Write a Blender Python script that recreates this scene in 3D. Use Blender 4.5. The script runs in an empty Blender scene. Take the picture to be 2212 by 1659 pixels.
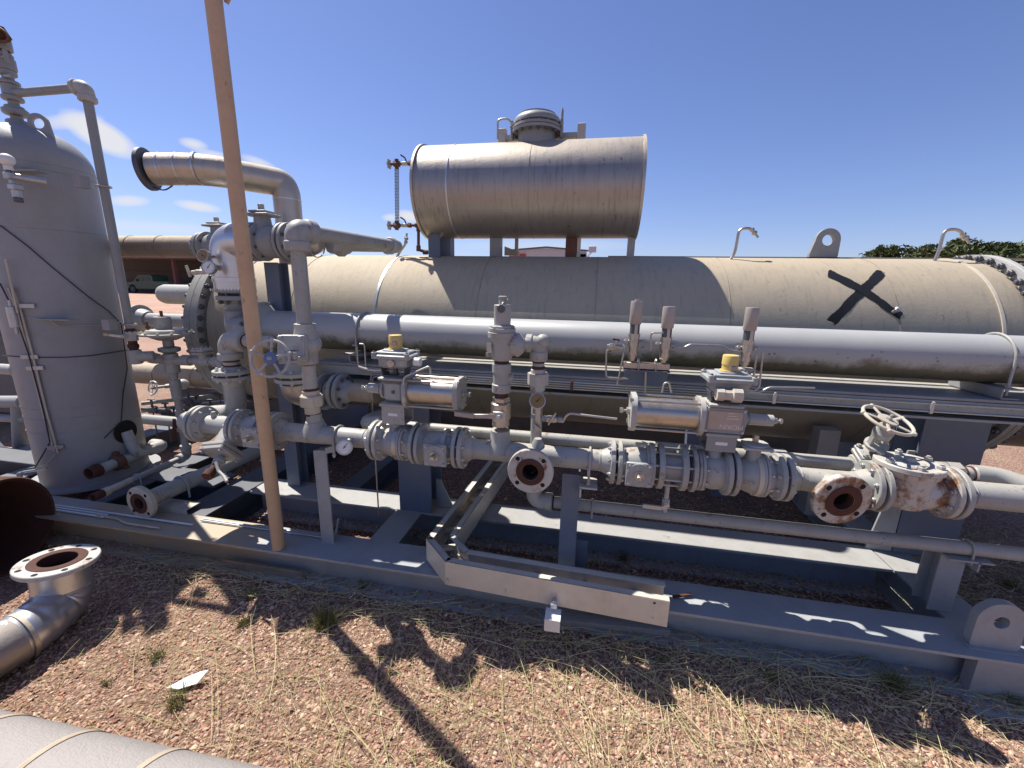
import bpy, bmesh, math, random
import numpy as np
from mathutils import Vector, Matrix
random.seed(7); rng=np.random.default_rng(7)
S=bpy.context.scene; COL=S.collection
R=math.radians
V=Vector
# ------------------------------------------------------------ camera model
F=900.0; PITCH=R(12.99); ROLL=R(1.17); YAW=R(10.5); H=1.65; CX,CY=1106.0,829.5
def _cam(v):
    x,y,z=v
    x,y=x*math.cos(YAW)+y*math.sin(YAW),-x*math.sin(YAW)+y*math.cos(YAW)
    X,Yd,Z=x,-z,y
    Yd,Z=Yd*math.cos(PITCH)-Z*math.sin(PITCH),Yd*math.sin(PITCH)+Z*math.cos(PITCH)
    X,Yd=X*math.cos(ROLL)-Yd*math.sin(ROLL),X*math.sin(ROLL)+Yd*math.cos(ROLL)
    return V((X,Yd,Z))
AX,AY,AZ=_cam((1,0,0)),_cam((0,1,0)),_cam((0,0,1))
RIGHT=V((AX[0],AY[0],AZ[0])); DOWN=V((AX[1],AY[1],AZ[1])); FWD=V((AX[2],AY[2],AZ[2]))
def ray(px,py): return RIGHT*((px-CX)/F)+DOWN*((py-CY)/F)+FWD
def P(px,py,Y=None,Z=None,X=None,D=None):
    """place measured in the photo (2212 px wide) -> world point on a known plane"""
    d=ray(px,py)
    t=Y/d[1] if Y is not None else (Z-H)/d[2] if Z is not None else X/d[0] if X is not None else D
    return V((0,0,H))+d*t
def XA(px,Y,Z):
    """x at which the line y=Y, z=Z shows at photo column px"""
    b=AY*Y+AZ*(Z-H); q=px-CX
    return (F*b[0]-q*b[2])/(q*AX[2]-F*AX[0])
def cdir(r,u,t): return (RIGHT*r-DOWN*u-FWD*t).normalized()
cam=bpy.data.cameras.new('camera'); co=bpy.data.objects.new('camera',cam); COL.objects.link(co)
m=Matrix.Identity(4)
for i in range(3): m[i][0]=RIGHT[i]; m[i][1]=-DOWN[i]; m[i][2]=-FWD[i]
m[2][3]=H; co.matrix_world=m
cam.sensor_width=36; cam.lens=36*F/2212; cam.clip_start=.05; cam.clip_end=2000; S.camera=co
# ------------------------------------------------------------ materials
def nm(name):
    m=bpy.data.materials.new(name); m.use_nodes=True; nt=m.node_tree
    return m,nt,nt.nodes['Principled BSDF']
class NT:
    def __init__(s,nt): s.nt=nt; s.tc=None
    def n(s,t,**k):
        x=s.nt.nodes.new(t)
        for a,b in k.items(): setattr(x,a,b)
        return x
    def l(s,a,b): s.nt.links.new(a,b)
    def coord(s):
        if not s.tc: s.tc=s.n('ShaderNodeTexCoord')
        return s.tc.outputs['Object']
    def geo(s):
        g=s.n('ShaderNodeNewGeometry'); return g
    def noise(s,scale,detail=4,rough=.6,stretch=None,world=True):
        x=s.n('ShaderNodeTexNoise'); x.inputs['Scale'].default_value=scale; x.inputs['Detail'].default_value=detail; x.inputs['Roughness'].default_value=rough
        src=s.geo().outputs['Position'] if world else s.coord()
        if stretch:
            mp=s.n('ShaderNodeMapping'); mp.inputs['Scale'].default_value=stretch; s.l(src,mp.inputs['Vector']); src=mp.outputs[0]
        s.l(src,x.inputs['Vector']); return x.outputs['Fac']
    def ramp(s,f,lo,hi,a=(0,0,0,1),b=(1,1,1,1)):
        r=s.n('ShaderNodeValToRGB'); e=r.color_ramp.elements
        e[0].position=lo; e[1].position=hi; e[0].color=a; e[1].color=b; s.l(f,r.inputs[0]); return r.outputs[0]
    def mix(s,fac,a,b,mode='MIX'):
        x=s.n('ShaderNodeMix'); x.data_type='RGBA'; x.blend_type=mode
        for v,i in ((fac,0),(a,6),(b,7)):
            if hasattr(v,'links'): s.l(v,x.inputs[i])
            elif i==0: x.inputs[0].default_value=v
            else: x.inputs[i].default_value=(*v,1) if len(v)==3 else v
        return x.outputs[2]
    def math(s,op,a,b=0.0,clamp=False):
        x=s.n('ShaderNodeMath',operation=op); x.use_clamp=clamp
        for v,i in ((a,0),(b,1)):
            if hasattr(v,'links'): s.l(v,x.inputs[i])
            else: x.inputs[i].default_value=v
        return x.outputs[0]
    def bump(s,h,strength,dist,bs):
        b=s.n('ShaderNodeBump'); b.inputs['Strength'].default_value=strength; b.inputs['Distance'].default_value=dist
        s.l(h,b.inputs['Height']); s.l(b.outputs[0],bs.inputs['Normal'])
def paint(name,col,dirt=(.20,.17,.13),rust=0.0,dust=.0,rough=.5,metal=0.0,dirtamt=.5,spots=0.0,bump=.15,fine=1.0,dirtscale=3.0):
    m,nt,b=nm(name); t=NT(nt)
    c=t.mix(t.ramp(t.noise(dirtscale,6,.65),.3,.72),col,tuple(x*.84 for x in col))
    d=t.ramp(t.noise(9,8,.7),.48,.78)
    c=t.mix(t.math('MULTIPLY',d,dirtamt),c,dirt)
    st=t.ramp(t.noise(5,5,.6,(9,9,.8)),.56,.8)
    c=t.mix(t.math('MULTIPLY',st,dirtamt*.6),c,dirt)
    if dust>0:
        g=t.geo(); sx=t.n('ShaderNodeSeparateXYZ'); t.l(g.outputs['Normal'],sx.inputs[0])
        c=t.mix(t.math('MULTIPLY',t.ramp(t.math('DIVIDE',t.math('ADD',sx.outputs[2],t.math('MULTIPLY',t.noise(11,6,.7),.6)),1.6),.5,.95),dust),c,(.50,.44,.35))
    if rust>0:
        rn=t.math('ADD',t.math('MULTIPLY',t.noise(16,7,.72),.6),t.math('MULTIPLY',t.noise(11,6,.65,(2.2,2.2,.55)),.4))
        r=t.ramp(rn,.66-rust*.3,.74-rust*.28)
        c=t.mix(r,c,t.mix(t.noise(60,4,.6),(.09,.035,.018),(.30,.145,.065)))
    if spots>0:
        v=t.n('ShaderNodeTexVoronoi'); v.inputs['Scale'].default_value=55; t.l(t.geo().outputs['Position'],v.inputs['Vector'])
        s_=t.math('MULTIPLY',t.ramp(v.outputs['Distance'],.12,.22,(1,1,1,1),(0,0,0,1)),t.ramp(t.noise(7,3,.5),.55-spots*.1,.62))
        c=t.mix(s_,c,(.07,.075,.065))
    t.l(c,b.inputs['Base Color'])
    rr=t.math('MULTIPLY_ADD',t.noise(20,5,.6),.25); rr.node.inputs[2].default_value=rough-.12
    t.l(rr,b.inputs['Roughness']); b.inputs['Metallic'].default_value=metal
    t.bump(t.noise(120*fine,5,.6),bump,.003,b)
    return m
M={}
M['grey']=paint('grey paint',(.365,.365,.345),rust=.30,dust=.55,rough=.48,dirtamt=.45,spots=.3)
M['greyrust']=paint('grey paint rusting',(.43,.425,.40),rust=.3,dust=.4,rough=.55,dirtamt=.6)
M['whiterust']=paint('whitish paint with rust',(.50,.49,.45),rust=.62,rough=.55,dirtamt=.7,dirt=(.30,.17,.07))
M['flangepaint']=paint('pale flange paint with rust',(.50,.49,.45),rust=.42,rough=.55,dirtamt=.5,dirt=(.34,.2,.09))
M['tankgrey']=paint('vertical tank grey paint',(.30,.30,.305),rough=.5,dirtamt=.35,bump=.3,dirtscale=1.5)
M['darkgrey']=paint('darker grey paint',(.27,.28,.285),rust=.2,dust=.4,rough=.5,dirtamt=.5)
M['skid']=paint('skid grey paint',(.33,.34,.35),rust=.22,dust=.3,rough=.5,dirtamt=.4,dirt=(.16,.15,.14),dirtscale=6,bump=.2)
M['shadesteel']=paint('steel darkened for shade',(.10,.105,.12),rough=.6,dirtamt=.6,dirt=(.06,.05,.045))  # skid steel in shade, its darkness put into the colour
M['blue']=paint('slate blue steel with shade tone',(.12,.15,.215),rough=.5,dirtamt=.4)  # the columns are grey steel; their shade is put into this blue
M['tan']=paint('tan pole paint',(.55,.385,.25),rust=.24,rough=.6,dirtamt=.35,dirt=(.30,.20,.12),bump=.25)
M['cream']=paint('cream paint',(.56,.50,.40),rough=.55,rust=.15,dirtamt=.5)
M['rust']=paint('rust',(.085,.03,.017),dirt=(.05,.022,.012),rough=.85,dirtamt=.8,bump=.6)
M['ruddy']=paint('rusty iron fittings',(.14,.06,.035),dirt=(.04,.025,.02),rough=.75,dirtamt=.7,bump=.5)
M['boreblack']=paint('painted dark of pipe bores',(.012,.010,.009),rough=.9,dirtamt=0)  # black stands for the unlit depth of bores and holes
M['rubber']=paint('black rubber',(.02,.02,.022),rough=.6,dirtamt=.3)
M['darkcord']=paint('dark cord',(.025,.028,.045),rough=.7,dirtamt=.1)
M['stain']=paint('stainless tube',(.50,.47,.43),rough=.42,metal=.8,dirtamt=.35,bump=.05)
M['bronze']=paint('weathered stainless',(.52,.47,.41),rough=.36,metal=.9,dirtamt=.5,bump=.1)
M['zinc']=paint('zinc bolts',(.50,.50,.50),rough=.4,metal=.6,dirtamt=.4)
M['boltdark']=paint('dark bolts',(.10,.105,.12),rough=.5,metal=.3,dirtamt=.4)
M['yellow']=paint('faded yellow plastic',(.68,.50,.16),rough=.45,dirtamt=.3,dirt=(.35,.22,.06))
M['alu']=paint('chalky aluminium box',(.36,.37,.37),rough=.55,metal=.2,dirtamt=.8,dirt=(.16,.17,.17),dirtscale=14)
M['tray']=paint('cable tray aluminium',(.68,.63,.54),rough=.5,metal=.25,dirtamt=.25)
M['white']=paint('white enamel',(.78,.77,.74),rough=.4,dirtamt=.12,bump=.03)
M['plate']=paint('faded name plate',(.42,.36,.32),rough=.4,metal=.2,dirtamt=.5)
M['letter']=paint('plate lettering',(.68,.62,.56),rough=.5,dirtamt=.2)
M['chalk']=paint('chalk marks',(.62,.63,.63),rough=.9,dirtamt=.2)
M['brownglass']=paint('browned gauge face',(.28,.18,.05),rough=.25,dirtamt=.3)
M['bluepaint']=paint('blue hub plate',(.13,.17,.34),rough=.5,dirtamt=.5,rust=.2)
M['tape']=paint('black tape',(.018,.019,.022),rough=.42,dirtamt=.3,dirt=(.04,.04,.042),bump=.4); M['tape'].node_tree.nodes['Principled BSDF'].inputs['Specular IOR Level'].default_value=.12
M['maroon']=paint('maroon steel',(.09,.015,.018),rough=.6,dirtamt=.2)
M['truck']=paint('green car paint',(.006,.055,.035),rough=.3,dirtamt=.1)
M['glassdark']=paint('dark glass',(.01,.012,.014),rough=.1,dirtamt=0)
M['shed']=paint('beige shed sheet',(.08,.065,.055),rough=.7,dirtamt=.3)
M['bwhite']=paint('grey white cladding sheet',(.45,.47,.52),rough=.6,dirtamt=.15)
M['redwall']=paint('red wall sheet',(.42,.03,.03),rough=.6,dirtamt=.15)
M['concrete']=paint('weathered grey board',(.30,.29,.28),rough=.9,dirtamt=.5)
def glass():
    m,nt,b=nm('sight glass'); b.inputs['Base Color'].default_value=(.8,.85,.85,1); b.inputs['Roughness'].default_value=.05
    b.inputs['Transmission Weight'].default_value=.9; return m
M['glass']=glass()
def cladding(name,base,dust,metal,axis='x',orange=.5,streaks=.5,rough=.4,bumps=.25,dlim=(.35,1.25)):
    """hammered aluminium jacket under brown dust; dust lies on the upward side, streaks run down"""
    m,nt,b=nm(name); t=NT(nt)
    g=t.geo(); sx=t.n('ShaderNodeSeparateXYZ'); t.l(g.outputs['Normal'],sx.inputs[0])
    up=t.math('DIVIDE',t.math('ADD',sx.outputs[2],t.math('MULTIPLY',t.noise(4,6,.7),.7)),1.6)
    dm=t.ramp(up,dlim[0]/1.6,min(1,dlim[1]/1.6))
    n1=t.noise(2.2,6,.7); c=t.mix(t.ramp(n1,.35,.7),base,tuple(x*.86 for x in base))
    c=t.mix(dm,c,dust)
    s1=t.ramp(t.noise(14,5,.7,(3,.6,.25)),.52,.82)
    c=t.mix(t.math('MULTIPLY',s1,streaks),c,tuple(x*.45 for x in base))
    s2=t.ramp(t.noise(38,3,.5,(1,.4,.35)),.68,.74)
    c=t.mix(t.math('MULTIPLY',s2,streaks*.8),c,(.09,.075,.06))
    t.l(c,b.inputs['Base Color'])
    mt=t.math('MULTIPLY_ADD',dm,-metal*.8); mt.node.inputs[2].default_value=metal; t.l(mt,b.inputs['Metallic'])
    rr=t.math('MULTIPLY_ADD',dm,.3); rr.node.inputs[2].default_value=rough; t.l(rr,b.inputs['Roughness'])
    h=t.math('ADD',t.math('ADD',t.noise(170,3,.6),t.noise(62,4,.6)),t.math('MULTIPLY',t.noise(7,3,.5),2.4))
    t.bump(h,bumps,.006,b); return m
M['vessel']=cladding('dusty beige vessel jacket',(.33,.30,.245),(.46,.38,.265),.2,rough=.5,streaks=.45,bumps=.16)
M['tankclad']=cladding('dull aluminium jacket',(.40,.36,.32),(.40,.335,.25),.75,rough=.42,streaks=.9,bumps=.16,dlim=(.75,1.5))
M['clad']=cladding('pipe jacket aluminium',(.50,.45,.39),(.50,.42,.32),.75,rough=.36,streaks=.35)
M['cladbrown']=cladding('browned pipe jacket',(.30,.25,.20),(.46,.37,.27),.4,rough=.5,streaks=.7)
M['cladnear']=cladding('embossed silver jacket',(.34,.33,.33),(.33,.30,.28),.75,rough=.40,streaks=.15,bumps=.45)
M['cladgrey']=cladding('dull grey jacket',(.30,.27,.25),(.33,.29,.25),.6,rough=.42,streaks=.2)
M['silver']=paint('silver coated elbow',(.62,.62,.64),rough=.34,metal=.8,dirtamt=.15,bump=.1)
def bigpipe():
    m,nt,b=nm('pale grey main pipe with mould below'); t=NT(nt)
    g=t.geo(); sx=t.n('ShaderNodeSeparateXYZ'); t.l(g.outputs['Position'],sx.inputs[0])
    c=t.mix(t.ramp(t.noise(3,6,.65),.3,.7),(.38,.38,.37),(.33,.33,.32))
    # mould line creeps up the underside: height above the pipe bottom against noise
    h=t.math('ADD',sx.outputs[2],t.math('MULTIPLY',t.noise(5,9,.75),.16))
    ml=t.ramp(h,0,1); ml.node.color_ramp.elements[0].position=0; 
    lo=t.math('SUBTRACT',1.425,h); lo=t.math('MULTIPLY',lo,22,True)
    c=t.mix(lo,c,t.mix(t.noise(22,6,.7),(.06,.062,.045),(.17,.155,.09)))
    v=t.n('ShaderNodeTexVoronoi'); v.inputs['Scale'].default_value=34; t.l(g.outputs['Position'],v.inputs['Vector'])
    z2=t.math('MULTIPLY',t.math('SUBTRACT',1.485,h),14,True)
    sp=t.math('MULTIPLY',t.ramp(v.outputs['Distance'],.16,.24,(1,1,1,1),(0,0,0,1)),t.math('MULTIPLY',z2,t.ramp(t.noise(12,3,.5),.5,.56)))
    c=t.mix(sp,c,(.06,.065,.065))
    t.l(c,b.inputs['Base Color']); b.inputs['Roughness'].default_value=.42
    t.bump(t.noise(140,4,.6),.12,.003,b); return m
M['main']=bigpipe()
def skidtop():
    m,nt,b=nm('skid paint with tan overspray'); t=NT(nt)
    g=t.geo(); sx=t.n('ShaderNodeSeparateXYZ'); t.l(g.outputs['Position'],sx.inputs[0])
    c=t.mix(t.ramp(t.noise(6,8,.7),.3,.72),(.38,.39,.395),(.28,.295,.31))
    x=t.math('ADD',sx.outputs[0],t.math('MULTIPLY',t.noise(3.3,8,.72),1.6))
    k=t.math('MULTIPLY',t.math('SUBTRACT',-.72,x),2.2,True)
    k=t.math('MULTIPLY',k,t.ramp(t.noise(2.1,4,.6),.36,.50))
    c=t.mix(k,c,(.40,.32,.22))
    r=t.ramp(t.noise(8,8,.75),.66,.73); c=t.mix(r,c,(.22,.11,.06))
    t.l(c,b.inputs['Base Color']); b.inputs['Roughness'].default_value=.5
    t.bump(t.noise(90,5,.6),.2,.003,b); return m
M['skidtop']=skidtop()
def gravelmat():
    m,nt,b=nm('pink gravel ground'); t=NT(nt)
    g=t.geo(); 
    def vor(s):
        v=t.n('ShaderNodeTexVoronoi'); v.inputs['Scale'].default_value=s; t.l(g.outputs['Position'],v.inputs['Vector']); return v
    v1=vor(75); 
    r=t.n('ShaderNodeValToRGB'); el=r.color_ramp.elements; cols=[(.22,.12,.085),(.38,.21,.145),(.30,.165,.12),(.46,.29,.20),(.26,.14,.10),(.52,.37,.26),(.35,.19,.135)]
    sp=t.n('ShaderNodeSeparateColor'); t.l(v1.outputs['Color'],sp.inputs[0]); t.l(sp.outputs[0],r.inputs[0])
    el[0].color=(*cols[0],1); el[1].color=(*cols[-1],1); el[1].position=.97
    for i,c in enumerate(cols[1:-1]): e=el.new((i+1)/7); e.color=(*c,1)
    c=t.mix(t.ramp(v1.outputs['Distance'],.0,.75,(1,1,1,1),(.45,.45,.45,1)),(0,0,0),r.outputs[0])
    far=(.46,.29,.21)
    # far off single stones melt together into one average tone of the same gravel
    ln=t.n('ShaderNodeVectorMath',operation='LENGTH'); t.l(g.outputs['Position'],ln.inputs[0])
    fm=t.ramp(t.math('DIVIDE',ln.outputs['Value'],40),.1,.5)
    pat=t.mix(t.ramp(t.noise(.35,7,.65,(1,2.5,1)),.35,.65),far,(.36,.21,.15))
    c=t.mix(fm,c,pat)
    straw=t.ramp(t.noise(1.3,7,.75),.52,.66); c=t.mix(t.math('MULTIPLY',straw,.35),c,(.36,.29,.16))
    t.l(c,b.inputs['Base Color']); b.inputs['Roughness'].default_value=.95
    inv=t.math('SUBTRACT',1.0,v1.outputs['Distance'])
    t.bump(t.math('ADD',inv,t.math('MULTIPLY',t.noise(200,4,.6),.3)),.9,.01,b); return m
M['gravel']=gravelmat()
def varied(name,cols,rough=.9,scale=60,spec=.3):
    """colour differs from piece to piece (each loose island its own tone)"""
    m,nt,b=nm(name); t=NT(nt); g=t.geo()
    r=t.n('ShaderNodeValToRGB'); el=r.color_ramp.elements; n=len(cols)
    el[0].color=(*cols[0],1); el[1].color=(*cols[-1],1)
    for i,c in enumerate(cols[1:-1]): e=el.new((i+1)/(n-1)); e.color=(*c,1)
    t.l(g.outputs['Random Per Island'],r.inputs[0])
    c=t.mix(t.noise(scale,3,.6),r.outputs[0],(1,1,1),'MULTIPLY')
    t.l(r.outputs[0],b.inputs['Base Color']); b.inputs['Roughness'].default_value=rough; b.inputs['Specular IOR Level'].default_value=spec
    return m
M['stones']=varied('gravel stones',[(.22,.11,.075),(.46,.25,.17),(.36,.19,.13),(.58,.40,.28),(.29,.15,.11),(.72,.56,.42),(.43,.235,.165),(.54,.37,.28),(.24,.15,.12),(.51,.31,.21)])
M['straw']=varied('dry straw',[(.50,.42,.20),(.62,.53,.29),(.44,.39,.17),(.70,.62,.40),(.36,.36,.13),(.54,.44,.26)],rough=.7)
M['tuft']=varied('green brown tufts',[(.10,.11,.03),(.20,.17,.06),(.13,.15,.04),(.27,.22,.09),(.08,.10,.03)],rough=.8)
M['leaf']=varied('mesquite leaves',[(.03,.05,.013),(.055,.075,.022),(.09,.11,.035),(.04,.06,.018),(.13,.14,.055)],rough=.7)
M['bark']=paint('bark',(.10,.075,.05),rough=.9,dirtamt=.5)
# ------------------------------------------------------------ mesh helpers
def basis(ax):
    ax=V(ax).normalized(); h=V((0,0,1)) if abs(ax.z)<.9 else V((0,1,0))
    u=ax.cross(h).normalized(); v=ax.cross(u).normalized(); return ax,u,v
class MB:
    def __init__(s): s.bm=bmesh.new()
    def rings(s,rs,closed_start=True,closed_end=True,loop=False):
        vs=[[s.bm.verts.new(p) for p in r] for r in rs]; n=len(rs[0])
        pairs=list(zip(vs[:-1],vs[1:]))
        if loop: pairs.append((vs[-1],vs[0]))
        for a,b in pairs:
            for i in range(n):
                j=(i+1)%n
                try: s.bm.faces.new((a[i],a[j],b[j],b[i]))
                except ValueError: pass
        if not loop:
            if closed_start: s.bm.faces.new(list(reversed(vs[0])))
            if closed_end: s.bm.faces.new(vs[-1])
        return s
    def lathe(s,o,ax,prof,seg=28,cap0=True,cap1=True,phase=0):
        ax,u,v=basis(ax); o=V(o); rs=[]
        for t,r in prof:
            r=max(r,1e-4)
            rs.append([o+ax*t+(u*math.cos(a)+v*math.sin(a))*r for a in [phase+2*math.pi*i/seg for i in range(seg)]])
        return s.rings(rs,cap0,cap1)
    def cyl(s,a,b,r,r2=None,seg=24):
        a,b=V(a),V(b); return s.lathe(a,b-a,[(0,r),((b-a).length,r if r2 is None else r2)],seg)
    def rod(s,a,b,r,seg=24,ch=None):
        """cylinder with chamfered ends"""
        a,b=V(a),V(b); L=(b-a).length; c=ch if ch is not None else min(r*.12,L*.2)
        return s.lathe(a,b-a,[(0,r-c),(c,r),(L-c,r),(L,r-c)],seg)
    def hexa(s,o,ax,r,h):
        return s.lathe(o,ax,[(0,r*.93),(r*.08,r),(h-r*.1,r),(h,r*.88)],6)
    def tube(s,pts,r,bend=.05,seg=14,cap=True,n=5,rr=None):
        pts=[V(p) for p in pts]; path=[pts[0]]
        for i in range(1,len(pts)-1):
            a,b,c=pts[i-1],pts[i],pts[i+1]; d1=(a-b); d2=(c-b)
            k=min(bend,d1.length*.48,d2.length*.48)
            if k<1e-4 or d1.angle(d2,3.14)>3.12: path.append(b); continue
            p,q=b+d1.normalized()*k,b+d2.normalized()*k
            for j in range(n+1):
                t=j/n; path.append(p*(1-t)**2+b*2*t*(1-t)+q*t*t)
        path.append(pts[-1])
        ds=[(path[min(i+1,len(path)-1)]-path[max(i-1,0)]).normalized() for i in range(len(path))]
        _,u,v=basis(ds[0]); rs=[]
        for i,p in enumerate(path):
            if i: 
                q=ds[i-1].rotation_difference(ds[i]); u=q@u; v=q@v
            ra=r if rr is None else rr(i/(len(path)-1))
            rs.append([p+(u*math.cos(a)+v*math.sin(a))*ra for a in [2*math.pi*k/seg for k in range(seg)]])
        return s.rings(rs,cap,cap)
    def box(s,c,sz,ax=None,ay=None,bev=0.0):
        c=V(c); X=V(ax).normalized() if ax is not None else V((1,0,0)); 
        Y=V(ay).normalized() if ay is not None else (V((0,0,1)).cross(X).normalized() if ax is not None else V((0,1,0)))
        Z=X.cross(Y).normalized(); Y=Z.cross(X)
        a,b,h=sz[0]/2,sz[1]/2,sz[2]/2
        def rg(z,k): return [c+X*(x*(a-k))+Y*(y*(b-k))+Z*z for x,y in ((-1,-1),(1,-1),(1,1),(-1,1))]
        if bev>0:
            bev=min(bev,a*.4,b*.4,h*.4)
            def r8(z,k):
                o=[]
                for x,y in ((-1,-1),(1,-1),(1,1),(-1,1)):
                    p1=X*(x*(a-k))+Y*(y*(b-k-bev)); p2=X*(x*(a-k-bev))+Y*(y*(b-k))
                    o+= [p1,p2] if x*y<0 else [p2,p1]
                if True:
                    o=sorted(o,key=lambda p: math.atan2(p.dot(Y),p.dot(X)))
                return [c+p+Z*z for p in o]
            return s.rings([r8(-h,bev),r8(-h+bev,0),r8(h-bev,0),r8(h,bev)])
        return s.rings([rg(-h,0),rg(h,0)])
    def bar(s,a,b,w,h,up=(0,0,1),bev=0.0):
        """rectangular bar from a to b, h measured along up"""
        a,b=V(a),V(b); d=b-a; side=d.cross(V(up)).normalized()
        return s.box((a+b)/2,(d.length,w,h),d,side,bev)
    def prism(s,pts,o,u,v,th):
        o,u,v=V(o),V(u).normalized(),V(v).normalized(); n=u.cross(v).normalized()
        a=[o+u*x+v*y-n*th/2 for x,y in pts]; b=[p+n*th for p in a]
        return s.rings([a,b])
    def ibeam(s,a,b,w,h,tf,tw,up=(0,0,1)):
        a,b=V(a),V(b); up=V(up).normalized(); d=(b-a).normalized(); sd=d.cross(up).normalized()
        pr=[(-w/2,-h/2),(w/2,-h/2),(w/2,-h/2+tf),(tw/2,-h/2+tf),(tw/2,h/2-tf),(w/2,h/2-tf),(w/2,h/2),(-w/2,h/2),(-w/2,h/2-tf),(-tw/2,h/2-tf),(-tw/2,-h/2+tf),(-w/2,-h/2+tf)]
        return s.rings([[p+sd*x+up*y for x,y in pr] for p in (a,b)])
    def torus(s,o,ax,Rr,r,seg=32,seg2=10,a0=0,a1=None):
        ax,u,v=basis(ax); o=V(o); full=a1 is None; a1=2*math.pi if full else a1; n=seg
        rs=[]
        for i in range(n if full else n+1):
            a=a0+(a1-a0)*i/n; d=u*math.cos(a)+v*math.sin(a)
            rs.append([o+d*(Rr+r*math.cos(b))+ax*r*math.sin(b) for b in [2*math.pi*k/seg2 for k in range(seg2)]])
        return s.rings(rs,loop=full)
    def ball(s,o,r,sc=(1,1,1),seg=18):
        n=seg//2
        return s.lathe(o,(0,0,1),[(r*sc[2]*math.cos(math.pi-math.pi*i/n),r*math.sin(math.pi*i/n)) for i in range(n+1)],seg)
    def done(s,name):
        bm=s.bm
        bmesh.ops.recalc_face_normals(bm,faces=bm.faces[:])
        for f in bm.faces: f.smooth=True
        for e in bm.edges:
            if len(e.link_faces)==2 and e.calc_face_angle(0)>.62: e.smooth=False
        me=bpy.data.meshes.new(name); bm.to_mesh(me); bm.free(); return me
ORG={}
def tag(o,label=None,cat=None,group=None,kind=None):
    for k,v in (('label',label),('category',cat),('group',group),('kind',kind)):
        if v: o[k]=v
    return o
def T(name,label,cat,loc=(0,0,0),group=None):
    o=bpy.data.objects.new(name,None); COL.objects.link(o); o.location=loc; o.empty_display_size=.05
    ORG[o.name]=V(loc); return tag(o,label,cat,group)
def link(name,me,mat,parent=None,loc=(0,0,0)):
    o=bpy.data.objects.new(name,me); COL.objects.link(o)
    if mat and not me.materials: me.materials.append(M[mat] if isinstance(mat,str) else mat)
    if parent: o.parent=parent
    o.location=loc; return o
def part(name,mb,mat,parent,label=None):
    """mesh given in world coordinates -> child of parent"""
    off=ORG[parent.name]; me=mb.done(name); me.transform(Matrix.Translation(-off))
    o=link(name,me,mat,parent); ORG[o.name]=off
    if label: o['label']=label
    return o
def one(name,mb,mat,label=None,cat=None,group=None,kind=None):
    me=mb.done(name)
    c=sum((v.co for v in me.vertices),V())/max(1,len(me.vertices)); zm=min(v.co.z for v in me.vertices); c.z=zm
    me.transform(Matrix.Translation(-c)); o=link(name,me,mat,None,c); ORG[o.name]=c
    return tag(o,label,cat,group,kind)
_bolt={}
def boltmesh(r,L,mat):
    k=(round(r,4),round(L,4),mat)
    if k not in _bolt:
        b=MB(); b.rod((0,0,-L/2),(0,0,L/2),r*.55,seg=10)
        for s_ in (-1,1):
            b.hexa((0,0,s_*(L/2-r*1.55)),(0,0,s_),r,r*.95)
        me=b.done('bolt'); me.materials.append(M[mat]); _bolt[k]=me
    return _bolt[k]
def bolts(parent,o,ax,Rb,n,L,r=.0105,mat='zinc',phase=None):
    ax,u,v=basis(ax); me=boltmesh(r,L,mat); off=ORG[parent.name]; ph=math.pi/n if phase is None else phase
    q=V((0,0,1)).rotation_difference(ax)
    for i in range(n):
        a=ph+2*math.pi*i/n; p=V(o)+(u*math.cos(a)+v*math.sin(a))*Rb
        b=bpy.data.objects.new('bolt',me); COL.objects.link(b); b.parent=parent
        b.location=p-off; b.rotation_mode='QUATERNION'; b.rotation_quaternion=q
def capbolts(parent,pts,ax,r=.008,h=.009,mat='zinc',name='bolt'):
    ax=V(ax).normalized(); k=('cap',round(r,4),round(h,4),mat)
    if k not in _bolt:
        b=MB(); b.hexa((0,0,0),(0,0,1),r,h); b.rod((0,0,h),(0,0,h*1.5),r*.5,seg=10); me=b.done('bolt'); me.materials.append(M[mat]); _bolt[k]=me
    q=V((0,0,1)).rotation_difference(ax); off=ORG[parent.name]
    for p in pts:
        b=bpy.data.objects.new(name,_bolt[k]); COL.objects.link(b); b.parent=parent
        b.location=V(p)-off; b.rotation_mode='QUATERNION'; b.rotation_quaternion=q
def copy_tree(o,loc,parent=None):
    c=o.copy(); COL.objects.link(c); ORG[c.name]=V(loc)
    if parent: c.parent=parent
    else: c.location=loc
    for ch in list(o.children):
        copy_tree(ch,loc,c)
    return c
def flange(b,o,ax,r,th,bore=None,seg=40,neck=0,neckr=None,hub=None):
    """disc whose face is at o, body going along ax"""
    pr=[(0,r*.58),(0.002,r*.6),(.0021,r-.003),(.005,r),(th-.003,r),(th,r-.003)]
    if neck: pr+=[(th+.0005,hub or neckr*1.35),(th+neck*.35,(hub or neckr*1.3)*.95),(th+neck,neckr)]
    return b.lathe(o,ax,pr,seg)
def openflange(b,o,ax,r,th,bore,seg=44,neck=0,neckr=None,holes=4,depth=.2,raised=True):
    """flange seen from its open side: bore runs inwards; ax points into the pipe"""
    rr=r*.66
    pr=[(depth,bore*.98),(0,bore),(0,rr),(.003,rr+.001),(.0031,r-.003),(.006,r),(th,r),(th+.003,r-.003)]
    if neck: pr+=[(th+.004,neckr*1.35),(th+neck,neckr)]
    b.lathe(o,ax,pr,seg,cap0=True,cap1=True)
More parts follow.
